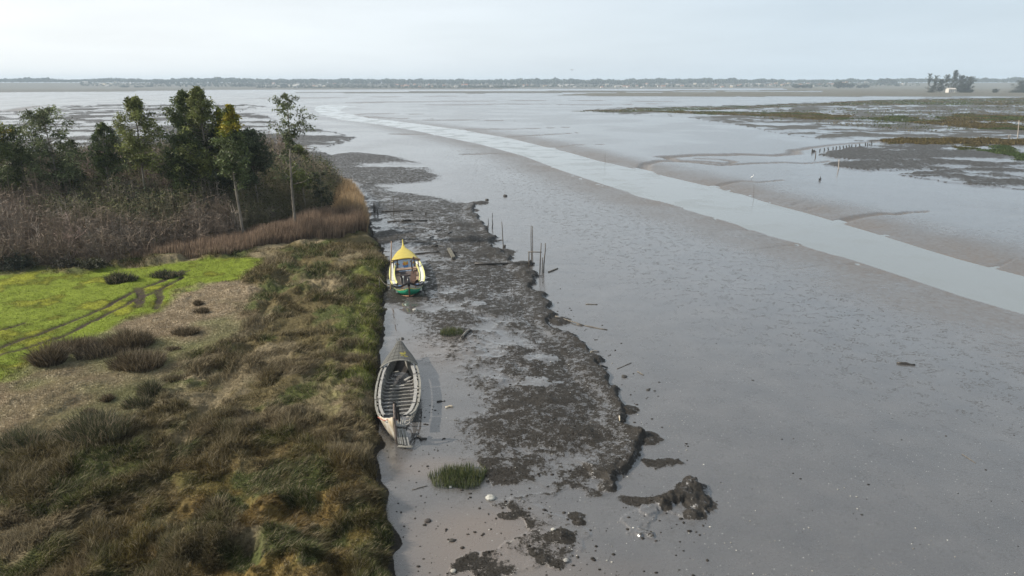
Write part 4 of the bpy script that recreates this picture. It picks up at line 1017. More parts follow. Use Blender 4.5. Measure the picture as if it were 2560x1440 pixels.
# pole beside it and mooring rope
def pole(name, top, base, r, mat, label, cat='post', group=None, zb=0, wob=.0, rt=None, seed=0):
    gx, gy = at(*base, zb); z0 = gz(gx, gy); zt = h_at(top[1], gx, gy)
    # the top's sideways place at the same distance
    a = (top[0]-1280)/FPX; b = -(top[1]-720)/FPX; tx = a/(cp+b*sp_)*gy
    rd = random.Random(seed); n = 5
    pts = [Vector((0, 0, -.4))]+[Vector(((tx-gx)*f+rd.gauss(0, wob)*(f < 1), rd.gauss(0, wob), (zt-z0)*f)) for f in us(0.02, 1, n)]
    rt = rt or r*.65
    o = obj(name, tubes([(pts, [r]+[r+(rt-r)*f for f in us(0, 1, n)])], 7), mat, None, True, (gx, gy, z0)); tag(o, label, cat, group); return o
pole('mooring_pole', (978.6, 603), (976.8, 725), .075, simple('pale_pole', (.40, .27, .19), .7, c2=(.26, .18, .13), scale=3), 'tall pale brown pole standing against the left side of the painted boat', 'pole', rt=.05, wob=.015)
gx, gy = at(949, 703, .9)
pole('mooring_stake', (948, 699), (949, 712), .05, M_driftwood, 'short stake on the bank holding the rope of the painted boat', 'stake', zb=.7)
A = Vector((gx, gy, 1.35)); Bv = Vector((*at(981, 710, .9), .95)); rp = []
for f in us(0, 1, 9): p = A.lerp(Bv, f); p.z -= .9*f*(1-f)*2; rp.append(p)
tag(obj('mooring_rope', tubes([(rp, [.025]*9)], 5), P_rope), 'slack rope running from a bank stake to the painted boat', 'rope')

# --- the wreck
P_grey = simple('weathered_grey_timber', (.31, .30, .265), .85, c2=(.14, .135, .12), scale=7, stretch=(2, .5, 2), bump=.5)
P_grey2 = simple('silvered_rib', (.40, .39, .37), .85, c2=(.20, .19, .175), scale=9, bump=.5)
P_shing = simple('grey_roof_boards', (.125, .125, .112), .85, c2=(.065, .065, .060), scale=9, stretch=(3, 1, 1), bump=.5)
P_peel = simple('peeling_white_and_ochre_paint', (.56, .55, .50), .7, c2=(.36, .27, .15), scale=3.0, stretch=(1, 1, .6), bump=.3)
P_dark = simple('rotten_dark_timber', (.045, .038, .032), .85, c2=(.022, .019, .017), scale=6, bump=.5)
P_lich = simple('yellow_lichen', (.33, .29, .04), .9, c2=(.20, .18, .04), scale=12, bump=.4)
P_mudin = simple('mud_in_hull', (.060, .053, .048), .42, c2=(.035, .031, .028), scale=3, bump=.3)
c_, rz, Lb = frame_at(1003, 897, 993, 1110)
BW = empty('wrecked_boat', (c_.x, c_.y, gz(c_.x, c_.y)-.12), rz); BW.rotation_euler = (R(0), R(2), rz)
tag(BW, 'grey decayed wooden boat with bare ribs and a boarded hood, lying open on the mud', 'boat')
Hw = Hull(Lb, 2.62, bs=[(0, .08), (.08, .30), (.16, .55), (.25, .78), (.36, .93), (.5, 1), (.62, 1), (.74, .93), (.83, .78), (.90, .56), (.96, .27), (1, .03)],
    zs=[(0, 1.30), (.1, 1.15), (.25, 1.0), (.45, .92), (.7, .90), (.84, .98), (.92, 1.2), (.97, 1.55), (1, 1.85)],
    bb=[(0, .03), (.1, .22), (.25, .52), (.4, .68), (.6, .74), (.75, .62), (.88, .36), (.96, .12), (1, .02)],
    zb=[(0, .5), (.1, .2), (.2, .05), (.8, 0), (.93, .04), (1, .10)])
def wside(s_, u0, u1, v0, v1, mat, name, t=.05, nu=24, nv=4): 
    rows = [[Hw.p(s_, u, v) for v in us(v0, v1, nv)][::s_] for u in us(u0, u1, nu)]
    return thick(obj(name, grid(rows), mat, BW, True), t)
wside(-1, .02, .80, 0, .62, P_grey, 'side_planking'); wside(1, .02, .90, 0, .62, P_grey, 'side_planking')
# peeling bow panel is on the side that shows its face (picture left = local +x when the bow faces us)
LS = 1 if math.cos(rz) < 0 else -1       # local side that lies to the left in the picture
wside(LS, .80, .995, 0, .99, P_peel, 'bow_panel', nu=16)
wside(-LS, .905, .985, 0, .45, P_dark, 'bow_planking', nu=10)
obj('bottom', grid([[(-Hw.bb(u), Hw.y(u), Hw.zb(u)+.06), (Hw.bb(u), Hw.y(u), Hw.zb(u)+.06)] for u in us(.05, .97, 24)]), P_mudin, BW)
# two rails each side with blocks between them
for s_ in (-1, 1):
    ends = (.27, .86) if s_ == LS else (.27, .90)
    brk = [(ends[0], .44), (.445, .66), (.668, ends[1])] if s_ == LS else [(.27, .40), (.41, .58), (.585, .74), (.75, ends[1])]
    for k, (a, b2_) in enumerate(brk):
        def rr_(off, w, z0, z1, a=a, b2_=b2_):
            return grid([[(s_*(Hw.bs(u)-off+j*.010), Hw.y(u), Hw.zs(u)+z0), (s_*(Hw.bs(u)-off+j*.01), Hw.y(u), Hw.zs(u)+z1), (s_*(Hw.bs(u)-off-w), Hw.y(u), Hw.zs(u)+z1), (s_*(Hw.bs(u)-off-w), Hw.y(u), Hw.zs(u)+z0), (s_*(Hw.bs(u)-off+j*.01), Hw.y(u), Hw.zs(u)+z0)] for j, u in [(k % 2, u) for u in us(a, b2_, 8)]])
        obj('outer_rail', rr_(-.02, .10, -.10, .02), P_grey, BW)
        obj('inner_rail', rr_(.20, .13 if s_ == LS else .17, -.07, .03), P_grey2, BW)
    for k, u in enumerate(us(ends[0]+.02, ends[1]-.02, 15)):
        if (k*7+(s_ > 0)) % 5 == 0: continue
        x = s_*(Hw.bs(u)-.13); obj('rail_block', bar((x-s_*.07, Hw.y(u), Hw.zs(u)-.06), (x+s_*.07, Hw.y(u), Hw.zs(u)-.06), .09, .07), P_dark if k % 3 else P_grey, BW)
rdw = random.Random(5)
for k, u in enumerate(us(.30, .84, 14)):
    for s_ in (-1, 1):
        y0 = Hw.y(u); x1 = Hw.bb(u); pts = [(s_*x1*.55, y0, .17), (s_*x1*.85, y0, .19), (s_*(x1+.12), y0+.02, .33), (s_*(Hw.bs(u)-.26), y0+.03, .62), (s_*(Hw.bs(u)-.22), y0+.03, Hw.zs(u)-(.10 if rdw.random() < .7 else .3))]
        obj('rib', tubes([([Vector(p) for p in pts], [.035, .045, .05, .045, .035])], 5), P_grey2 if k % 3 else P_grey, BW, True)
    if k not in (0, 1) and rdw.random() < .9:
        l = Hw.bb(u)*rdw.uniform(.6, .95); r_ = Hw.bb(u)*rdw.uniform(.6, .95)
        obj('floor_timber', bar((-l, Hw.y(u)+.01, .17), (r_, Hw.y(u)+rdw.uniform(-.02, .04), .17), .075, .10), P_grey2 if rdw.random() < .6 else P_grey, BW)
obj('mast_step', boxvf(-.28, .24, Hw.y(.40), Hw.y(.40)+.13, .20, .28), P_grey2, BW)
obj('mast_step', boxvf(-.30, .26, Hw.y(.43), Hw.y(.43)+.09, .20, .27), P_grey2, BW)
obj('loose_board', bar((-.70*LS*-1*-1, Hw.y(.30), .30), (-.30*LS*-1*-1, Hw.y(.335), .24), .16, .05), P_grey2, BW)
obj('loose_board', bar((.1, Hw.y(.22), .3), (.5, Hw.y(.225), .3), .13, .04), P_grey, BW)
# boarded hood over the stern
cw = lambda u: .10+.34*min(1, u/.30)
hd = obj('hood', roof_rows(Hw, .0, .285, cw, .07, 14, 15, .0), P_shing, BW); thick(hd, .045, 1)
for u in (.055, .11, .165, .22, .262):
    rr = []
    for j in range(11): k = -1+2*j/10; rr.append(Vector((k*(Hw.bs(u)+.06), Hw.y(u), Hw.zs(u)+.050+cw(u)*(1-abs(k)**2.2))))
    obj('hood_batten', tubes([(rr, [.012]*11)], 4), P_dark, hd)
for kx in (-.62, -.32, 0, .32, .62):
    rr = [Vector((kx*(Hw.bs(u)+.07), Hw.y(u), Hw.zs(u)+.048+cw(u)*(1-abs(kx)**2.2))) for u in us(.01, .283, 9)]
    obj('hood_seam', tubes([(rr, [.010]*9)], 4), P_dark, hd)
rr = []
for j in range(15): k = -1+2*j/14; u = .288; rr.append(Vector((k*(Hw.bs(u)+.08), Hw.y(u)+.02, Hw.zs(u)+.01+cw(u)*(1-abs(k)**2.2))))
obj('hood_arch', tubes([(rr, [.045]*15)], 5), P_grey, hd)
V = []; F = []
for q_, (kx, u, r_) in enumerate([(-LS*.30, .20, .22), (-LS*.42, .235, .15), (-LS*.2, .225, .10), (-LS*.45, .175, .12), (-LS*.12, .185, .07)]):
    n = 11; b0 = len(V)
    for k in range(n):
        a = 2*PI*k/n; rr_ = r_*rdw.uniform(.6, 1.15); uu = u+math.sin(a)*rr_/Lb*.8; kk = kx+math.cos(a)*rr_/1.0
        V.append((kk*(Hw.bs(uu)+.07), Hw.y(uu), Hw.zs(uu)+.062+q_*.003+cw(uu)*(1-abs(kk)**2.2)))
    F.append(tuple(range(b0, b0+n)))
obj('lichen_patch', (V, F), P_lich, hd)
for i in range(6):   # splintered sternpost
    a = rdw.uniform(-.12, .12); obj('stern_splinter', bar((a, Hw.y(0)+.05, 1.1), (a*1.8, Hw.y(0)-rdw.uniform(0, .25), 1.3+rdw.uniform(.05, .35)), .05), P_grey2, BW)
# bow: stem, torn planks and rope
yb = Hw.y(1)
obj('stem_post', tubes([([(0, yb-.05, .05), (0, yb+.10, .6), (0, yb+.10, 1.2), (0, yb-.02, 1.7), (0, yb-.22, 2.1), (0, yb-.34, 2.25)], [.07, .07, .065, .06, .06, .05])], 6), simple('rusty_stem', (.24, .19, .16), .8, c2=(.13, .10, .085), scale=6, bump=.4), BW, True)
obj('prow_knee', many([bar((0, yb-.30, 1.4), (-.02, yb-.42, 2.35), .12, .08), bar((-LS*.10, yb-.32, 1.35), (-LS*.06, yb-.50, 2.25), .08, .06), bar((-LS*.20, yb-.40, 1.2), (-LS*.16, yb-.50, 2.0), .10, .12)]), P_dark, BW)
for k in range(4): obj('bow_deck_plank', bar((-LS*(.14+k*.11), yb-.80+k*.05, 1.22-k*.05), (-LS*(.12+k*.10), yb-.32, 1.10-k*.04), .085, .03), P_grey2 if k % 2 else P_grey, BW)
obj('bow_deck_beam', bar((-LS*.10, yb-.22, 1.05), (-LS*.52, yb-.24, .98), .07, .09), P_grey2, BW)
for k in range(6): obj('hanging_plank', bar((-LS*(.05+k*.085), yb-.12-k*.01, .95-k*.02), (-LS*(.10+k*.105+(.04 if k == 3 else 0)), yb+.36+(.05*k if k != 4 else .05), .34-.01*k), .075, .025), P_grey2 if k % 2 else P_grey, BW)
obj('fallen_board', bar((-LS*.05, yb+.30, .16), (-LS*.80, yb+.60, .22), .20, .03), P_grey, BW)
obj('mooring_line', tubes([([(LS*.95, yb-1.15, 1.18), (LS*.6, yb-.6, 1.22), (LS*.1, yb-.2, 1.55), (-LS*.12, yb-.12, 1.4)], [.025]*4)], 5), simple('red_cord', (.35, .10, .07), .8), BW, True)

# ------------------------------------------------------------------ stakes, posts, beams and driftwood on the mud
FR = 'stakes standing in the mud beyond the boats'
def fr(X, Y): return 900+X/4.236, 420+Y/4.236
pole('mud_post', (1327.8, 564), (1328.6, 662), .055, M_polewood, 'tallest mud post, left of a close pair beside the timber frame', 'post', wob=.02, rt=.035, seed=1)
pole('mud_post', (1331.2, 565), (1331.0, 659), .045, M_polewood, 'tall thin mud post, right of the close pair beside the timber frame', 'post', wob=.02, rt=.04, seed=2)
# timber frame
gx, gy = at(1322, 678); z0 = gz(gx, gy); zt = h_at(629, gx, gy); fx, fy = at(1349.7, 681)
F_ = empty('timber_frame', (gx, gy, z0)); tag(F_, 'goalpost like timber frame with one level crossbar standing in the mud', 'frame')
q2 = Vector((fx-gx, fy-gy, 0)); zt2 = h_at(607.7, fx, fy)
obj('upright', tubes([([Vector((0, 0, -.4)), Vector((0, 0, 1)), Vector((0, 0, zt-z0))], [.065, .06, .05])], 7), M_polewood, F_, True)
obj('upright', tubes([([q2+Vector((0, 0, -.4)), q2+Vector((.03, 0, 1.2)), q2+Vector((.10, 0, zt2-z0))], [.06, .055, .04])], 7), M_polewood, F_, True)
obj('crossbar', tubes([([Vector((-.08, 0, zt-z0-.03)), q2+Vector((.15, 0, zt-z0+.05))], [.05, .05])], 7), M_polewood, F_, True)
pole('mud_post', (1363.4, 608), (1359, 683), .065, M_polewood, 'slightly leaning post at the right end of the frame group', 'post', wob=.02, seed=3)
pole('mud_post', (1355.8, 644), (1355.4, 683), .06, M_polewood, 'short post between the frame and the leaning right end post', 'post', wob=.01, seed=4)
pole('mud_post', (1254.2, 554), (1258.5, 625), .06, M_polewood, 'lone leaning post left of the frame group', 'post', wob=.02, seed=5)
pole('stump', (1262, 612), (1261.5, 620), .12, M_wetwood, 'blunt dark stump at the foot of the lone leaning post', 'stump', seed=6, rt=.13)
pole('stump', (1325.5, 650), (1326, 664), .16, M_wetwood, 'thick black stump among the weed at the foot of the tallest post', 'stump', seed=7, rt=.10)
pole('mud_post', (1219, 563), (1220, 585), .08, M_wetwood, 'dark stout post on the weed mound, lowest of the far cluster', 'post', seed=8)
pole('mud_post', (1220.5, 546), (1221, 563), .05, M_wetwood, 'thin post just behind the dark stout one of the far cluster', 'post', seed=9)
pole('mud_post', (1231, 548), (1231.6, 571), .07, M_wetwood, 'kinked dark post, right one of the far cluster', 'post', seed=10, wob=.04)
pole('mud_post', (1231, 532), (1231, 541), .05, M_wetwood, 'farthest little post of the far cluster', 'post', seed=11)
pole('mud_post', (1197.5, 605), (1197.8, 622), .05, M_wetwood, 'small dark post in front of the long weed mound', 'post', seed=12)
pole('mud_post', (983.8, 491), (984.4, 544), .05, M_polewood, 'tall thin pole crossing the dark log near the reeds', 'pole', seed=13, wob=.02)
for k, (X, Y0, Y1) in enumerate([(143,352,470),(152,372,480),(162,400,476),(178,408,486),(188,436,495)]):
    pole('bank_stake', fr(X, Y0), fr(X+2, Y1), .06, M_wetwood, ['tallest dark stake at the foot of the reeds, leftmost of five', 'dark stake next to the tallest one at the foot of the reeds', 'middle one of the five dark stakes by the reeds', 'fourth dark stake from the left by the reeds', 'shortest rightmost dark stake of the five by the reeds'][k], 'stake', 'dark stakes at the foot of the reeds', seed=20+k)
STB = [(417,457,487,'stub standing in the middle of the upper black log'), (425,500,520,'low stub just below the upper black log'), (660,455,480,'stub right of the end of the upper black log'), (697,457,517,'thin taller stub, rightmost near the upper black log'),
       (603,538,576,'stub on the lower black log'), (840,550,577,'lone squat stub right of the lower black log'), (627,640,668,'small stub on the wet mud left of the driftwood sticks'), (838,890,917,'stub at the right end of the long pole behind the yellow roof'),
       (755,828,862,'stub beside the curved black timber above the yellow roof'), (1413,885,917,'stub on the weed bed left of the timber frame'), (750,542,560,'tiny stub between the lower log and the squat stub')]
for k, (X, Y0, Y1, lab) in enumerate(STB): pole('stump', fr(X, Y0), fr(X, Y1), .085, M_wetwood, 'dark '+lab, 'stump', 'dark stubs on the wet mud', seed=40+k, rt=.06)
def beam(name, a, b, r, mat, label, cat='log', z=.08, group=None, sides=6):
    A = Vector((*at(*a, z), 0)); B = Vector((*at(*b, z), 0)); A.z = gz(A.x, A.y)+z*.6; B.z = gz(B.x, B.y)+z*.6
    c0 = A.copy(); rd = random.Random(int(a[0])); pts = [Vector((0, 0, 0))+(B-A)*f+Vector((0, rd.gauss(0, r*.5), rd.gauss(0, r*.3)))*(0 < f < 1) for f in us(0, 1, 5)]
    o = obj(name, tubes([(pts, [r, r*1.05, r, r*.9, r*.8])], sides), mat, None, True, c0); return tag(o, label, cat, group)
beam('log', fr(230,467), fr(565,466), .11, M_wetwood, 'long black log lying level on the wet mud, the upper one by the reeds')
beam('log', fr(290,573), fr(712,570), .12, M_wetwood, 'longest black log, the lower one lying level by the reeds')
beam('log', fr(440,564), fr(542,561), .13, M_wetwood, 'short black log resting against the lower long log', z=.25)
beam('log', fr(545,913), fr(835,910), .09, M_wetwood, 'long dark pole lying behind the yellow roof of the painted boat')
beam('log', fr(1215,1030), fr(1850,1004), .13, M_wetwood, 'long weed hung log lying toward the foot of the timber frame', z=.2)
for k, (a, b_, lab) in enumerate([((800,680),(866,663),'thin dark stick lying on the mud, highest of three above the painted boat'), ((927,718),(977,685),'thick slanting dark stick, right one of three above the painted boat'), ((741,755),(776,735),'shortest dark stick, lowest of three above the painted boat'),
      ((805,820),(893,858),'dark stick slanting down to the right beside the curved timber'), ((1996,1098),(2095,1060),'pale stick lying alone on the mud right of the frame')]):
    beam('driftwood_stick', fr(*a), fr(*b_), .075, M_driftwood if k == 4 else M_wetwood, lab, 'stick', group='sticks lying on the mud')
beam('curved_timber', fr(762,846), fr(822,848), .16, M_wetwood, 'low curved black timber half sunk in the mud', 'timber', z=.1)
# barnacled broken beam with a side branch
gx, gy = at(1128, 643); A = Vector((*at(1122, 631), 0))-Vector((gx, gy, 0)); B = Vector((*at(1134.5, 654), 0))-Vector((gx, gy, 0)); z0 = gz(gx, gy)
P_barn = simple('barnacled_timber', (.20, .19, .15), .8, c2=(.05, .045, .035), scale=5, bump=.8)
bb_ = empty('broken_beam', (gx, gy, z0)); tag(bb_, 'mottled broken beam with a side arm lying beside the painted boat', 'beam')
obj('beam_timber', bar(A+Vector((0, 0, .15)), B+Vector((0, 0, .15)), .35, .22), P_barn, bb_)
obj('side_arm', bar(A.lerp(B, .35)+Vector((.1, 0, .2)), A.lerp(B, .35)+Vector((.75, -.2, .12)), .12), M_wetwood, bb_)
def cr6(X, Y): return 940+X/3.368, 740+Y/3.368
beam('plank', cr6(712,375), cr6(792,303), .10, simple('grey_plank', (.30, .28, .24), .8, c2=(.16, .15, .13), scale=5), 'grey sawn plank lying by the small cordgrass patch', 'plank', z=.1, sides=4)
beam('driftwood_branch', cr6(1510,172), cr6(1740,240), .06, M_driftwood, 'thin pale branch reaching out from the weed ledge', 'branch', z=.12)
beam('driftwood_branch', cr6(1690,236), cr6(1948,282), .045, M_driftwood, 'dark tip of driftwood continuing the pale branch on open mud', 'branch', z=.05)
beam('driftwood_branch', cr6(1765,68), cr6(1865,70), .04, M_driftwood, 'short level stick alone on the open mud above the pale branch', 'stick', z=.05)
beam('plank', cr6(1805,465), cr6(1880,465), .045, M_driftwood, 'thin board lying at the edge of the weed ledge', 'plank', z=.06, sides=4)
for k, X in enumerate((1808, 1822)): beam('short_board', cr6(X,498), cr6(X+8,482), .05, P_peel, ['left one of two little white boards by the weed ledge', 'right one of two little white boards by the weed ledge'][k], 'board', z=.05, sides=4)
beam('driftwood_branch', cr6(1890,605), cr6(1950,598), .07, M_wetwood, 'black stick poking out of the weed ledge onto the mud', 'stick', z=.1)
beam('driftwood_branch', cr6(2030,610), cr6(2150,560), .025, M_driftwood, 'fine twiggy branch on the mud beside the weed ledge', 'branch', z=.04)
beam('driftwood_branch', cr6(2200,632), cr6(2255,663), .03, M_driftwood, 'small forked twig on the mud right of the weed ledge', 'branch', z=.04)
beam('log', cr6(512,888), cr6(582,880), .05, M_wetwood, 'weedy stick lying right of the wreck', 'stick', z=.05)
beam('log', cr6(345,1183), cr6(424,1198), .085, M_wetwood, 'small dark log just right of the wreck bow', z=.06)
beam('log', cr6(585,937), cr6(650,930), .07, P_peel, 'pale chunk of wood on the mud right of the wreck', z=.04)
beam('log', (1030,1224), (1068,1214), .02, M_driftwood, 'thin twig lying left of the large cordgrass patch', 'twig', z=.03)
beam('log', (2242,907), (2288,912), .09, M_wetwood, 'flat dark weed covered log alone on the open mud', z=.05)
beam('log', (2405,1135), (2440,1158), .015, M_driftwood, 'fine pale twig on the open mud at the lower right', 'twig', z=.02)
beam('log', (1548,1050), (1549,1062), .04, P_peel, 'tiny white stick in the pool beside the weed ledge', 'stick', z=.1)

def rock(name, px, py, rpx, col, label, cat='stone', flat=.6, seed=0, group=None):
    gx, gy = at(px, py); r = rpx*math.hypot(gy, H_CAM)/FPX; bm = bmesh.new(); bmesh.ops.create_icosphere(bm, subdivisions=3, radius=1)
    rd = np.random.default_rng(seed); o1 = rd.uniform(0, 50)
    for v in bm.verts:
        c = v.co; k = 1+.5*(float(fbm(np.array([c.x*2+o1]), np.array([c.y*2+c.z*3]), 1.0, 3, seed)[0])-.5); v.co = Vector((c.x*r*1.15*k, c.y*r*k, c.z*r*flat*k+r*flat*.3))
    me = bpy.data.meshes.new(name); bm.to_mesh(me); bm.free(); me.materials.append(simple(name+'_surface', col, .75, var=.5, scale=9, bump=.5))
    for p in me.polygons: p.use_smooth = True
    o = bpy.data.objects.new(name, me); o.location = (gx, gy, gz(gx, gy)); link(o); tag(o, label, cat, group)
rock('boulder', 1226, 1246, 10, (.42, .41, .37), 'pale grey boulder alone on the mud below the cordgrass', seed=1)
rock('stone', 1217.5, 501, 4, (.05, .045, .04), 'dark stone on the open mud, left one of two', seed=2, flat=.8)
rock('stone', 1263, 491, 4.5, (.05, .045, .04), 'dark stone on the open mud, right one of two', seed=3, flat=.8)
rock('stone', 1130, 1352, 6, (.05, .045, .038), 'black weedy lump on the smooth mud at the bottom', seed=4, group=None)
rock('stone', 1069, 1303, 7, (.06, .05, .045), 'dark clod on the shaded mud by the bank at the bottom', seed=5)
rock('stone', 1383, 1326, 5, (.45, .44, .40), 'small white stone among the weed lumps at the bottom', seed=6)
rock('stone', 1415, 1404, 6, (.30, .29, .27), 'round grey stone in the weed at the bottom centre', seed=7)
rock('stone', 1133, 1430, 6, (.38, .36, .32), 'pale flat stone at the bottom edge of the mud', seed=8)
rock('stone', 1126, 1218, 3.5, (.5, .5, .46), 'white pebble at the foot of the large cordgrass patch', seed=9)
rock('stone', 1561, 942, 6, (.05, .045, .04), 'dark clod lying on the mud off the weed ledge', seed=10)
rock('stone', 1620, 975, 4, (.05, .045, .04), 'smaller dark clod farther off the weed ledge', seed=11)
rock('stone', 1037, 776, 5, (.48, .46, .42), 'white stone on the mud in front of the painted boat', seed=12)
rock('stone', 1004, 848, 5, (.05, .045, .04), 'dark clod on the wet mud above the hood of the wreck', seed=13)

# loose clods, weed scraps and shells too many to count
def lumps(name, n, area, r0, r1, cols, label, seed, flat=.5):
    r = np.random.default_rng(seed); poly = atn(area); lo = poly.min(0); hi = poly.max(0)
    yy = 1/r.uniform(1/hi[1], 1/lo[1], n*3); xx = r.uniform(lo[0], hi[0], n*3); k = (sdf(xx, yy, poly) < 0) & (sdf(xx, yy, LAND) > .3) & (fbm(xx, yy, 2.5, 3, seed) > .42)
    xx, yy = xx[k][:n], yy[k][:n]; n = len(xx); zz = height(xx, yy)
    ico = bmesh.new(); bmesh.ops.create_icosphere(ico, subdivisions=1, radius=1); bv = np.array([v.co[:] for v in ico.verts]); bf = np.array([[v.index for v in f.verts] for f in ico.faces]); ico.free()
    rad = r0+(r1-r0)*r.random(n)**3; V = bv[None]*(1+.35*(r.random((n, len(bv), 1))-.5))*(rad[:, None, None]*np.stack([r.uniform(.7, 1.6, n), r.uniform(.7, 1.3, n), np.full(n, flat)], 1)[:, None])
    V = V+np.stack([xx, yy, zz+rad*flat*.3], 1)[:, None]; F = (bf[None]+(np.arange(n)*len(bv))[:, None, None]).reshape(-1)
    C = np.array(cols)[r.integers(0, len(cols), n)]*r.uniform(.6, 1.3, (n, 1))
    tag(npmesh(name, V.reshape(-1, 3), F, np.full(n*len(bf), 3), M_grass, np.repeat(C, len(bv), 0), smooth=True), label, 'debris', kind='stuff')
lumps('mud_clods', 1300, [(960,1440),(960,780),(1100,700),(1400,700),(1700,1000),(1800,1440)], .012, .075, [(.045,.04,.034), (.05,.042,.035)], 'dark clods and weed scraps strewn over the mud by the boats', 5)
lumps('shells', 500, [(960,1440),(960,780),(1100,760),(1400,800),(1700,1000),(2560,1440)], .012, .045, [(.55,.54,.5), (.4,.38,.34)], 'pale shells and chips scattered over the near mud', 6)
lumps('flat_clods', 160, [(1400,1300),(1150,500),(1300,450),(1700,560),(2560,900),(2560,1440)], .015, .07, [(.035,.03,.025), (.05,.042,.035)], 'small dark lumps scattered over the open mud flat', 8, .35)

# right hand shore: row of stakes and single posts
def r8(X, Y): return 1920+X/4, 340+Y/4
ROW = [(520,127,150),(565,118,145),(603,112,138),(650,108,135),(684,103,130),(720,98,128),(755,95,122),(783,92,120),(811,85,118),(838,85,118),(878,82,112),(913,75,110),(974,65,100),(999,65,97),(1018,75,92),(1037,52,90)]
names = ['first', 'second', 'third', 'fourth', 'fifth', 'sixth', 'seventh', 'eighth', 'ninth', 'tenth', 'eleventh', 'twelfth', 'thirteenth', 'fourteenth', 'fifteenth', 'last']
for k, (X, a, b_) in enumerate(ROW):
    pole('row_stake', r8(X, a), r8(X+1, b_), .17, M_wetwood, '%s dark stake from the near end of the long row beyond the river' % names[k], 'stake', 'row of dark stakes beyond the river', seed=60+k, rt=.12, wob=.05)
for k, (X, a, b_) in enumerate([(445,130,162),(454,140,160),(464,138,158)]):
    pole('row_stake', r8(X, a), r8(X-2+k*2, b_), .22, M_wetwood, ['tall leaning stake of the knot ending the row', 'middle stump of the knot of three ending the row', 'right stump of the knot of three ending the row'][k], 'stake', 'knot of stumps ending the row of stakes', seed=80+k)
pole('marker_post', (2039.7, 377), (2039, 392), .13, M_polewood, 'brown marker post below the knot of stumps across the river', 'post', seed=90)
M_palepost = simple('pale_post', (.42, .38, .33), .75, c2=(.28, .24, .2), scale=3)
pole('marker_post', (2097.8, 398.5), (2096.7, 422), .12, M_palepost, 'pale marker post at the left tip of the dark weed bed', 'post', seed=91)
pole('utility_pole', (2548, 301), (2544, 346), .17, M_palepost, 'tall pale pole on the marsh at the right edge', 'pole', seed=92, rt=.13)
pole('marker_post', (2526, 336), (2524, 346), .13, M_palepost, 'short pale post left of the tall pale pole', 'post', seed=93)
pole('marker_post', (2522, 338), (2521, 346), .12, M_palepost, 'shortest pale post, leftmost of three on the marsh at the right edge', 'post', seed=94)
pole('thin_pole', (1885, 460), (1885, 493), .028, M_polewood, 'thin pale pole on the far bank of the river', 'pole', seed=95)
pole('thin_pole', (1513, 380), (1513, 404), .035, M_polewood, 'thin dark pole upright at the river bank farther off', 'pole', seed=96)
pole('snag', (2050.5, 441), (2052, 450), .15, M_wetwood, 'dark snag sticking up from the mud flat beyond the river', 'snag', seed=97, wob=.15, rt=.05)

# birds
P_bird = simple('white_feathers', (.75, .75, .73), .7, var=.1); P_gull = simple('grey_feathers', (.16, .16, .17), .7, var=.2)
gx, gy = at(1880, 449); z0 = gz(gx, gy)
eg = empty('egret', (gx, gy, z0)); tag(eg, 'small white egret standing on the mud beyond the river', 'bird')
obj('body', tubes([([(-.28, 0, .42), (-.1, 0, .52), (.12, 0, .60), (.22, 0, .78), (.18, 0, .95), (.28, 0, 1.0)], [.03, .11, .10, .04, .035, .045])], 8), P_bird, eg, True)
obj('beak', tubes([([(.28, 0, 1.0), (.42, 0, .98)], [.018, .004])], 5), P_dark, eg)
for s_ in (-1, 1): obj('leg', tubes([([(0, s_*.04, .48), (-.03, s_*.04, .24), (0, s_*.04, 0)], [.014, .01, .01])], 5), P_dark, eg)
D_ = 170.; zt = H_CAM+.0; a = (1430-1280)/FPX; b = -(175-720)/FPX; t_ = D_/(cp+b*sp_); bz = H_CAM+t_*(-sp_+b*cp)
gu = empty('gull', (a*t_, D_, bz), .4); tag(gu, 'gull gliding alone in the sky above the far shore', 'bird')
obj('body', tubes([([(0, -.24, 0), (0, -.1, .01), (0, .08, .02), (0, .22, .03), (0, .28, .02)], [.02, .06, .065, .035, .008])], 8), P_gull, gu, True)
for s_ in (-1, 1): thick(obj('wing', grid([[(s_*x, .10-c*.5+e, z) for c in (0, 1)] for x, c, e, z in ()] or [[(s_*.04, .10, .03), (s_*.04, -.10, .02)], [(s_*.32, .14, .15), (s_*.32, -.05, .14)], [(s_*.66, .02, .10), (s_*.66, -.04, .10)]]), P_gull, gu), .012)

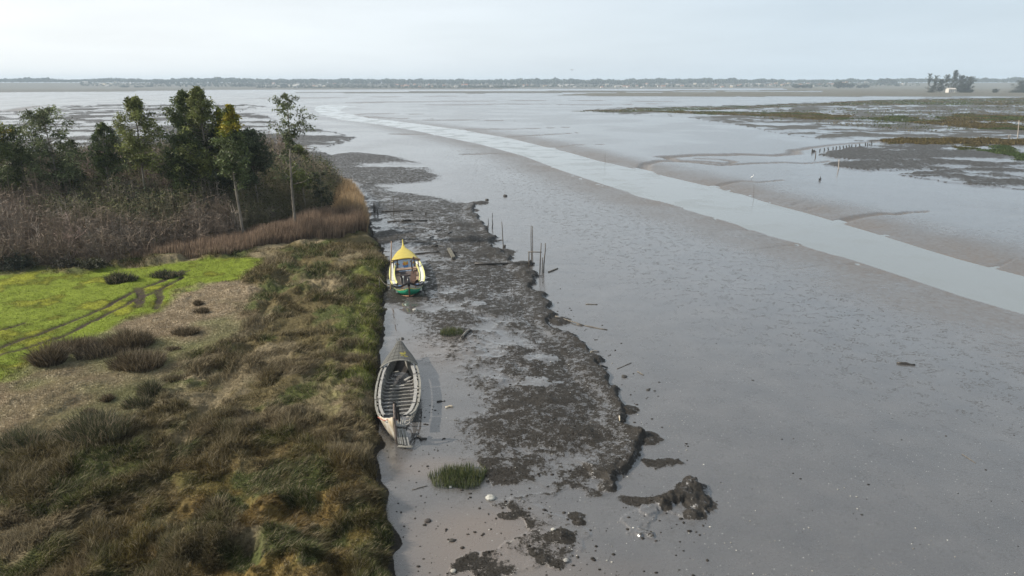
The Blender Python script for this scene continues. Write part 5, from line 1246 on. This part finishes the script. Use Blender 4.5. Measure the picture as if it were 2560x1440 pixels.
# ------------------------------------------------------------------ across the marsh: farmstead, far village, woods
P_wall = simple('white_house_wall', (.56, .53, .48), .8, var=.15, scale=.6); P_wall2 = simple('cream_house_wall', (.62, .52, .36), .8, var=.12, scale=.6)
P_tile = simple('orange_roof_tiles', (.40, .17, .09), .85, var=.25, scale=1.5); P_tile2 = simple('pale_grey_roof', (.50, .47, .43), .85, var=.2, scale=1.5)
P_win = simple('dark_window', (.04, .045, .05), .3, var=.2)
def house(name, px, D, w, d, h, rh, wall, roof, label, cat='house', group=None, rz=0.0, wins=0, z=None):
    gx = (px-1280)/FPX*D*cp+(px-1280)/FPX*sp_*H_CAM; z0 = gz(gx, D) if z is None else z
    root = empty(name, (gx, D, z0-.2), rz); tag(root, label, cat, group)
    V = [(-w/2, -d/2, 0), (w/2, -d/2, 0), (w/2, d/2, 0), (-w/2, d/2, 0), (-w/2, -d/2, h), (w/2, -d/2, h), (w/2, d/2, h), (-w/2, d/2, h), (-w/2, 0, h+rh), (w/2, 0, h+rh)]
    wl = obj('wall', (V, [(0, 1, 5, 4), (1, 2, 6, 9, 5), (2, 3, 7, 6), (3, 0, 4, 8, 7)]), wall, root)
    o_ = .35; s_ = rh/(d/2)
    V = [(-w/2-o_, -d/2-o_, h-o_*s_+.06), (w/2+o_, -d/2-o_, h-o_*s_+.06), (w/2+o_, 0, h+rh+.06), (-w/2-o_, 0, h+rh+.06), (-w/2-o_, d/2+o_, h-o_*s_+.06), (w/2+o_, d/2+o_, h-o_*s_+.06)]
    thick(obj('roof', (V, [(0, 1, 2, 3), (3, 2, 5, 4)]), roof, root), .12, 1)
    for k in range(wins):
        x = -w/2+w*(k+.5)/wins
        for zz_ in ([1.2] if h < 4 else [1.2, h-2.2]): obj('window', boxvf(x-.55, x+.55, -d/2-.06, -d/2+.02, zz_, zz_+1.3), P_win, root)
    return root
Df = 1290.
F0 = house('farmhouse', 2376, Df, 13.5, 10, 6.2, 2.2, P_wall, P_tile2, 'white two storey farmhouse in front of the tall far trees', wins=4)
va = empty('parked_van', ((2357-1280)/FPX*1275*.99, 1275, gz((2357-1280)/FPX*1275*.99, 1275))); tag(va, 'small white van parked left of the far farmhouse', 'van')
vb = [(-2.3, 0, .35), (2.3, 0, .35), (2.3, 0, 1.1), (1.5, 0, 1.25), (1.0, 0, 2.0), (-2.3, 0, 2.05)]
obj('body', ([(x, -.9, z) for x, _, z in vb]+[(x, .9, z) for x, _, z in vb], [tuple(range(6))[::-1], tuple(range(6, 12))]+[(i, (i+1) % 6, (i+1) % 6+6, i+6) for i in range(6)]), P_wall, va)
for x in (-1.5, 1.5):
    for s_ in (-1, 1): obj('wheel', tubes([([(x, s_*.8, .35), (x, s_*.95, .35)], [.35, .35])], 12), P_dark, va)

FTG = 'far trees round the farmhouse'
FT = [(2318, 182, UMB, 7, .35, .45, 'thin umbrella topped tree at the left end of the farm trees'), (2333, 188, UMB, 9, .30, .5, 'open crowned tree second from the left of the farm trees'), (2348, 198, ROUND, 13, .15, .9, 'lower bushy tree left behind the farmhouse'),
      (2362, 186, UMB, 9, .35, .6, 'open crowned tree just left of the tallest farm tree'), (2381, 175, [(0,1),(.4,1),(.6,.6),(.8,.4),(1,.3)], 15, .15, 1.0, 'tallest far tree with a ragged spike above the farmhouse'),
      (2398, 188, ROUND, 15, .12, 1.1, 'broad dark tree right behind the farmhouse'), (2418, 190, UMB, 14, .12, 1.0, 'flat topped tree at the right end of the farm trees'), (2426, 224, ROUND, 5, .1, .8, 'little bush at the right foot of the farm trees'),
      (2330, 214, ROUND, 12, .05, .7, 'low thin tree at the left foot of the farm trees'), (2410, 212, ROUND, 16, .05, 1.1, 'dense low tree at the right foot of the farm trees'),
      (2548, 200, ROUND, 16, .10, .9, 'grey green tree cut by the right edge of the picture'), (2536, 226, ROUND, 12, .05, .7, 'low scrub tree beside the one at the right edge'), (2487, 222, ROUND, 7, .1, .6, 'small thin tree between the farm and the right edge'),
      (2562, 215, ROUND, 14, .10, .9, 'tree just behind the one at the right edge')]
for k, (px, pt, prof, w, bf, dn, lab) in enumerate(FT):
    eucalypt('far_tree', px, 236, pt, prof, w, bf, (.062, .072, .048), dn, leaf=.9, label=lab, seed=200+k, group=FTG, trunk_r=.3, D=Df+12+(k % 3)*9)
def far_bush(name, px, D, wm, hm, col, label, group=None, n=900, seed=0, cat='tree'):
    r = np.random.default_rng(seed); gx = (px-1280)/FPX*D*cp; z0 = gz(gx, D); root = empty(name, (gx, D, z0)); tag(root, label, cat, group)
    d = r.normal(size=(n, 3)); d /= np.linalg.norm(d, axis=1)[:, None]
    k = .72+.45*fbm(d[:, 0]*3+seed, d[:, 1]*2+d[:, 2]*3, 1., 3, seed); P = d*(r.random((n, 1))**.33)*k[:, None]*[wm/2, wm/2.4, hm*.46]+[0, 0, hm*.52]
    plant('crown', leaves(P, np.full(n, .085*hm+.06*wm), np.array(col)*(.5+r.random((n, 1))), .1, .8), M_leaf, root)
    obj('trunk', tubes([([(0, 0, -.3), (0, 0, hm*.3)], [hm*.03+.1, hm*.02+.05])], 5), M_bark, root)
FB = [(1993,221,206.5+5.5,24),(2012,221,213,20),(2027,221,213,14),(2097,221.5,206,26),(2112,221,208,22),(2128,221,210,17),(2150,221,214,16),(2164,221,212,16),(2203,218,204,22),(2218,218,203.5,26),(2233,218,206,20),(2066,219,215,12),(2050,218,214,8),
      (2440,214,207,14),(2468,215,206,12),(2494,214,205,16),(2515,214,206.5,12),(2172,220,214,8),(2246,219,213,9),(2302,217,208,14),(1948,217,213,9),(2268,217,211,8),
      (390,217.5,210,16),(402,217.5,207.5,10),(415,217.5,209,16),(432,217.5,210.5,14),(446,217.5,210,8),(372,219,215,20),(345,219.5,216,24),(310,219.5,216,22),
      (586,218.5,211,7),(598,218.5,210,7),(605,218.5,212,5),(623,218.5,210.5,18),(676,217.5,208,8),(707,218.5,211,14),(715,218.5,212,8),(739,213.5,209.5,5)]
for k, (px, pb, pt, w) in enumerate(FB):
    D = at(px, pb, .8)[1]; s_ = D/FPX/cp
    far_bush('distant_tree', px, D, max(4, w*s_*cp), (pb-pt)*s_/cp*1.05, (.05, .062, .04), 'dark tree clump standing alone on the flat land short of the far village', 'lone trees on the far flats', 420, 300+k)

# village houses along the far shore
VG = 'houses of the far village'
rv = random.Random(12); 
spots = []
for (a, b_, n_, por) in ((205, 330, 12, .15), (640, 860, 24, .3), (985, 1095, 16, .8), (1100, 1290, 16, .3), (1290, 1440, 18, .35), (1500, 1720, 20, .3), (1720, 1930, 18, .4), (1930, 2120, 20, .8), (2160, 2260, 6, .2)):
    for i in range(n_):
        if rv.random() < .3: continue
        spots.append((a+(b_-a)*(i+rv.uniform(.1, .9))/n_, por))
protos = []
for k, (px, por) in enumerate(spots):
    D = rv.uniform(2750, 3600); w = rv.uniform(9, 17); h = rv.choice([3.2, 5.8, 6.2])
    org = rv.random() < por
    lab = ('white house with an orange tiled roof' if org else 'white walled house with a pale roof')+' in the row of buildings along the far shore'
    house('village_house', px, D, w, rv.uniform(8, 11), h, rv.uniform(1.6, 2.6), P_wall if rv.random() < .8 else P_wall2, P_tile if org else P_tile2, lab, group='orange roofed village houses' if org else 'pale roofed village houses', rz=rv.uniform(-.4, .4))
house('white_barn', 738, 2600, 15, 12, 9, 3, P_wall, P_wall, 'large plain white barn near the water on the far shore', 'barn')
house('church', 1162, 3180, 26, 12, 9, 4, P_wall, P_tile, 'white church nave beside the village bell tower', 'church', z=gz(0, 3180))
tw_ = empty('bell_tower', ((1159-1280)/FPX*3170*cp, 3170, gz(0, 3170))); tag(tw_, 'slim white bell tower rising over the far village', 'tower')
obj('shaft', boxvf(-2.6, 2.6, -2.6, 2.6, -.3, 19), P_wall, tw_)
obj('spire', ([(-3, -3, 19.1), (3, -3, 19.1), (3, 3, 19.1), (-3, 3, 19.1), (0, 0, 25)], [(0, 1, 4), (1, 2, 4), (2, 3, 4), (3, 0, 4), (3, 2, 1, 0)]), P_tile2, tw_)
for x in (-1.1, 1.1): obj('belfry_opening', boxvf(x-.7, x+.7, -2.75, -2.5, 13.5, 16.5), P_win, tw_)

# pine woods closing the horizon: one mass of crowns
def wood(name, D0, D1, px0, px1, n, hm, label, seed, col):
    r = np.random.default_rng(seed); px = r.uniform(px0, px1, n); D = r.uniform(D0, D1, n); x = (px-1280)/FPX*D*cp
    z = height(x, D); hv = hm*(.55+.8*fbm(px, D*.02, 95, 3, seed))*(.85+.35*r.random(n))
    hv = np.where(fbm(px, px*0, 14, 2, seed+5) > .62, hv*1.18, hv)
    m = 26; d = r.normal(size=(n, m, 3)); d /= np.linalg.norm(d, axis=2)[:, :, None]
    wd_ = hv*r.uniform(.28, .5, n)
    P = d*(r.random((n, m, 1))**.4)*np.stack([wd_, wd_, hv*.42], 1)[:, None]+np.stack([x, D, z+hv*.55], 1)[:, None]
    c = np.array(col)*(.6+.8*r.random((n, 1, 1)))*(.8+.4*r.random((n, m, 1)))
    tag(plant(name, leaves(P.reshape(-1, 3), np.repeat(hv*.36, m), c.reshape(-1, 3), .05, .9), M_leaf), label, 'wood', kind='stuff')
wood('far_wood', 3500, 4300, -300, 2900, 5200, 19, 'long low belt of pine wood closing the horizon', 1, (.045, .060, .035))
wood('near_scrub_belt', 2500, 2950, 640, 1300, 700, 5.5, 'low dark hedge line along the far shore before the village', 2, (.055, .065, .04))
wood('village_trees', 2900, 3450, 200, 2300, 1500, 8, 'trees scattered among the far village houses', 3, (.05, .062, .038))

# ------------------------------------------------------------------ haze
hv_, hf = boxvf(-5600, 5600, -120, 7200, -3.0, 75)
M_haze = bpy.data.materials.new('haze_air'); M_haze.use_nodes = True; th_ = M_haze.node_tree; th_.nodes.clear()
pv = N(th_, 'ShaderNodeVolumePrincipled'); pv.inputs['Color'].default_value = (.72, .86, 1.0, 1); pv.inputs['Density'].default_value = .00014; pv.inputs['Anisotropy'].default_value = 0
ho = N(th_, 'ShaderNodeOutputMaterial'); th_.links.new(pv.outputs[0], ho.inputs['Volume'])
tag(obj('haze', (hv_, hf), M_haze), kind='stuff', label='thin bluish air haze over the whole lagoon')
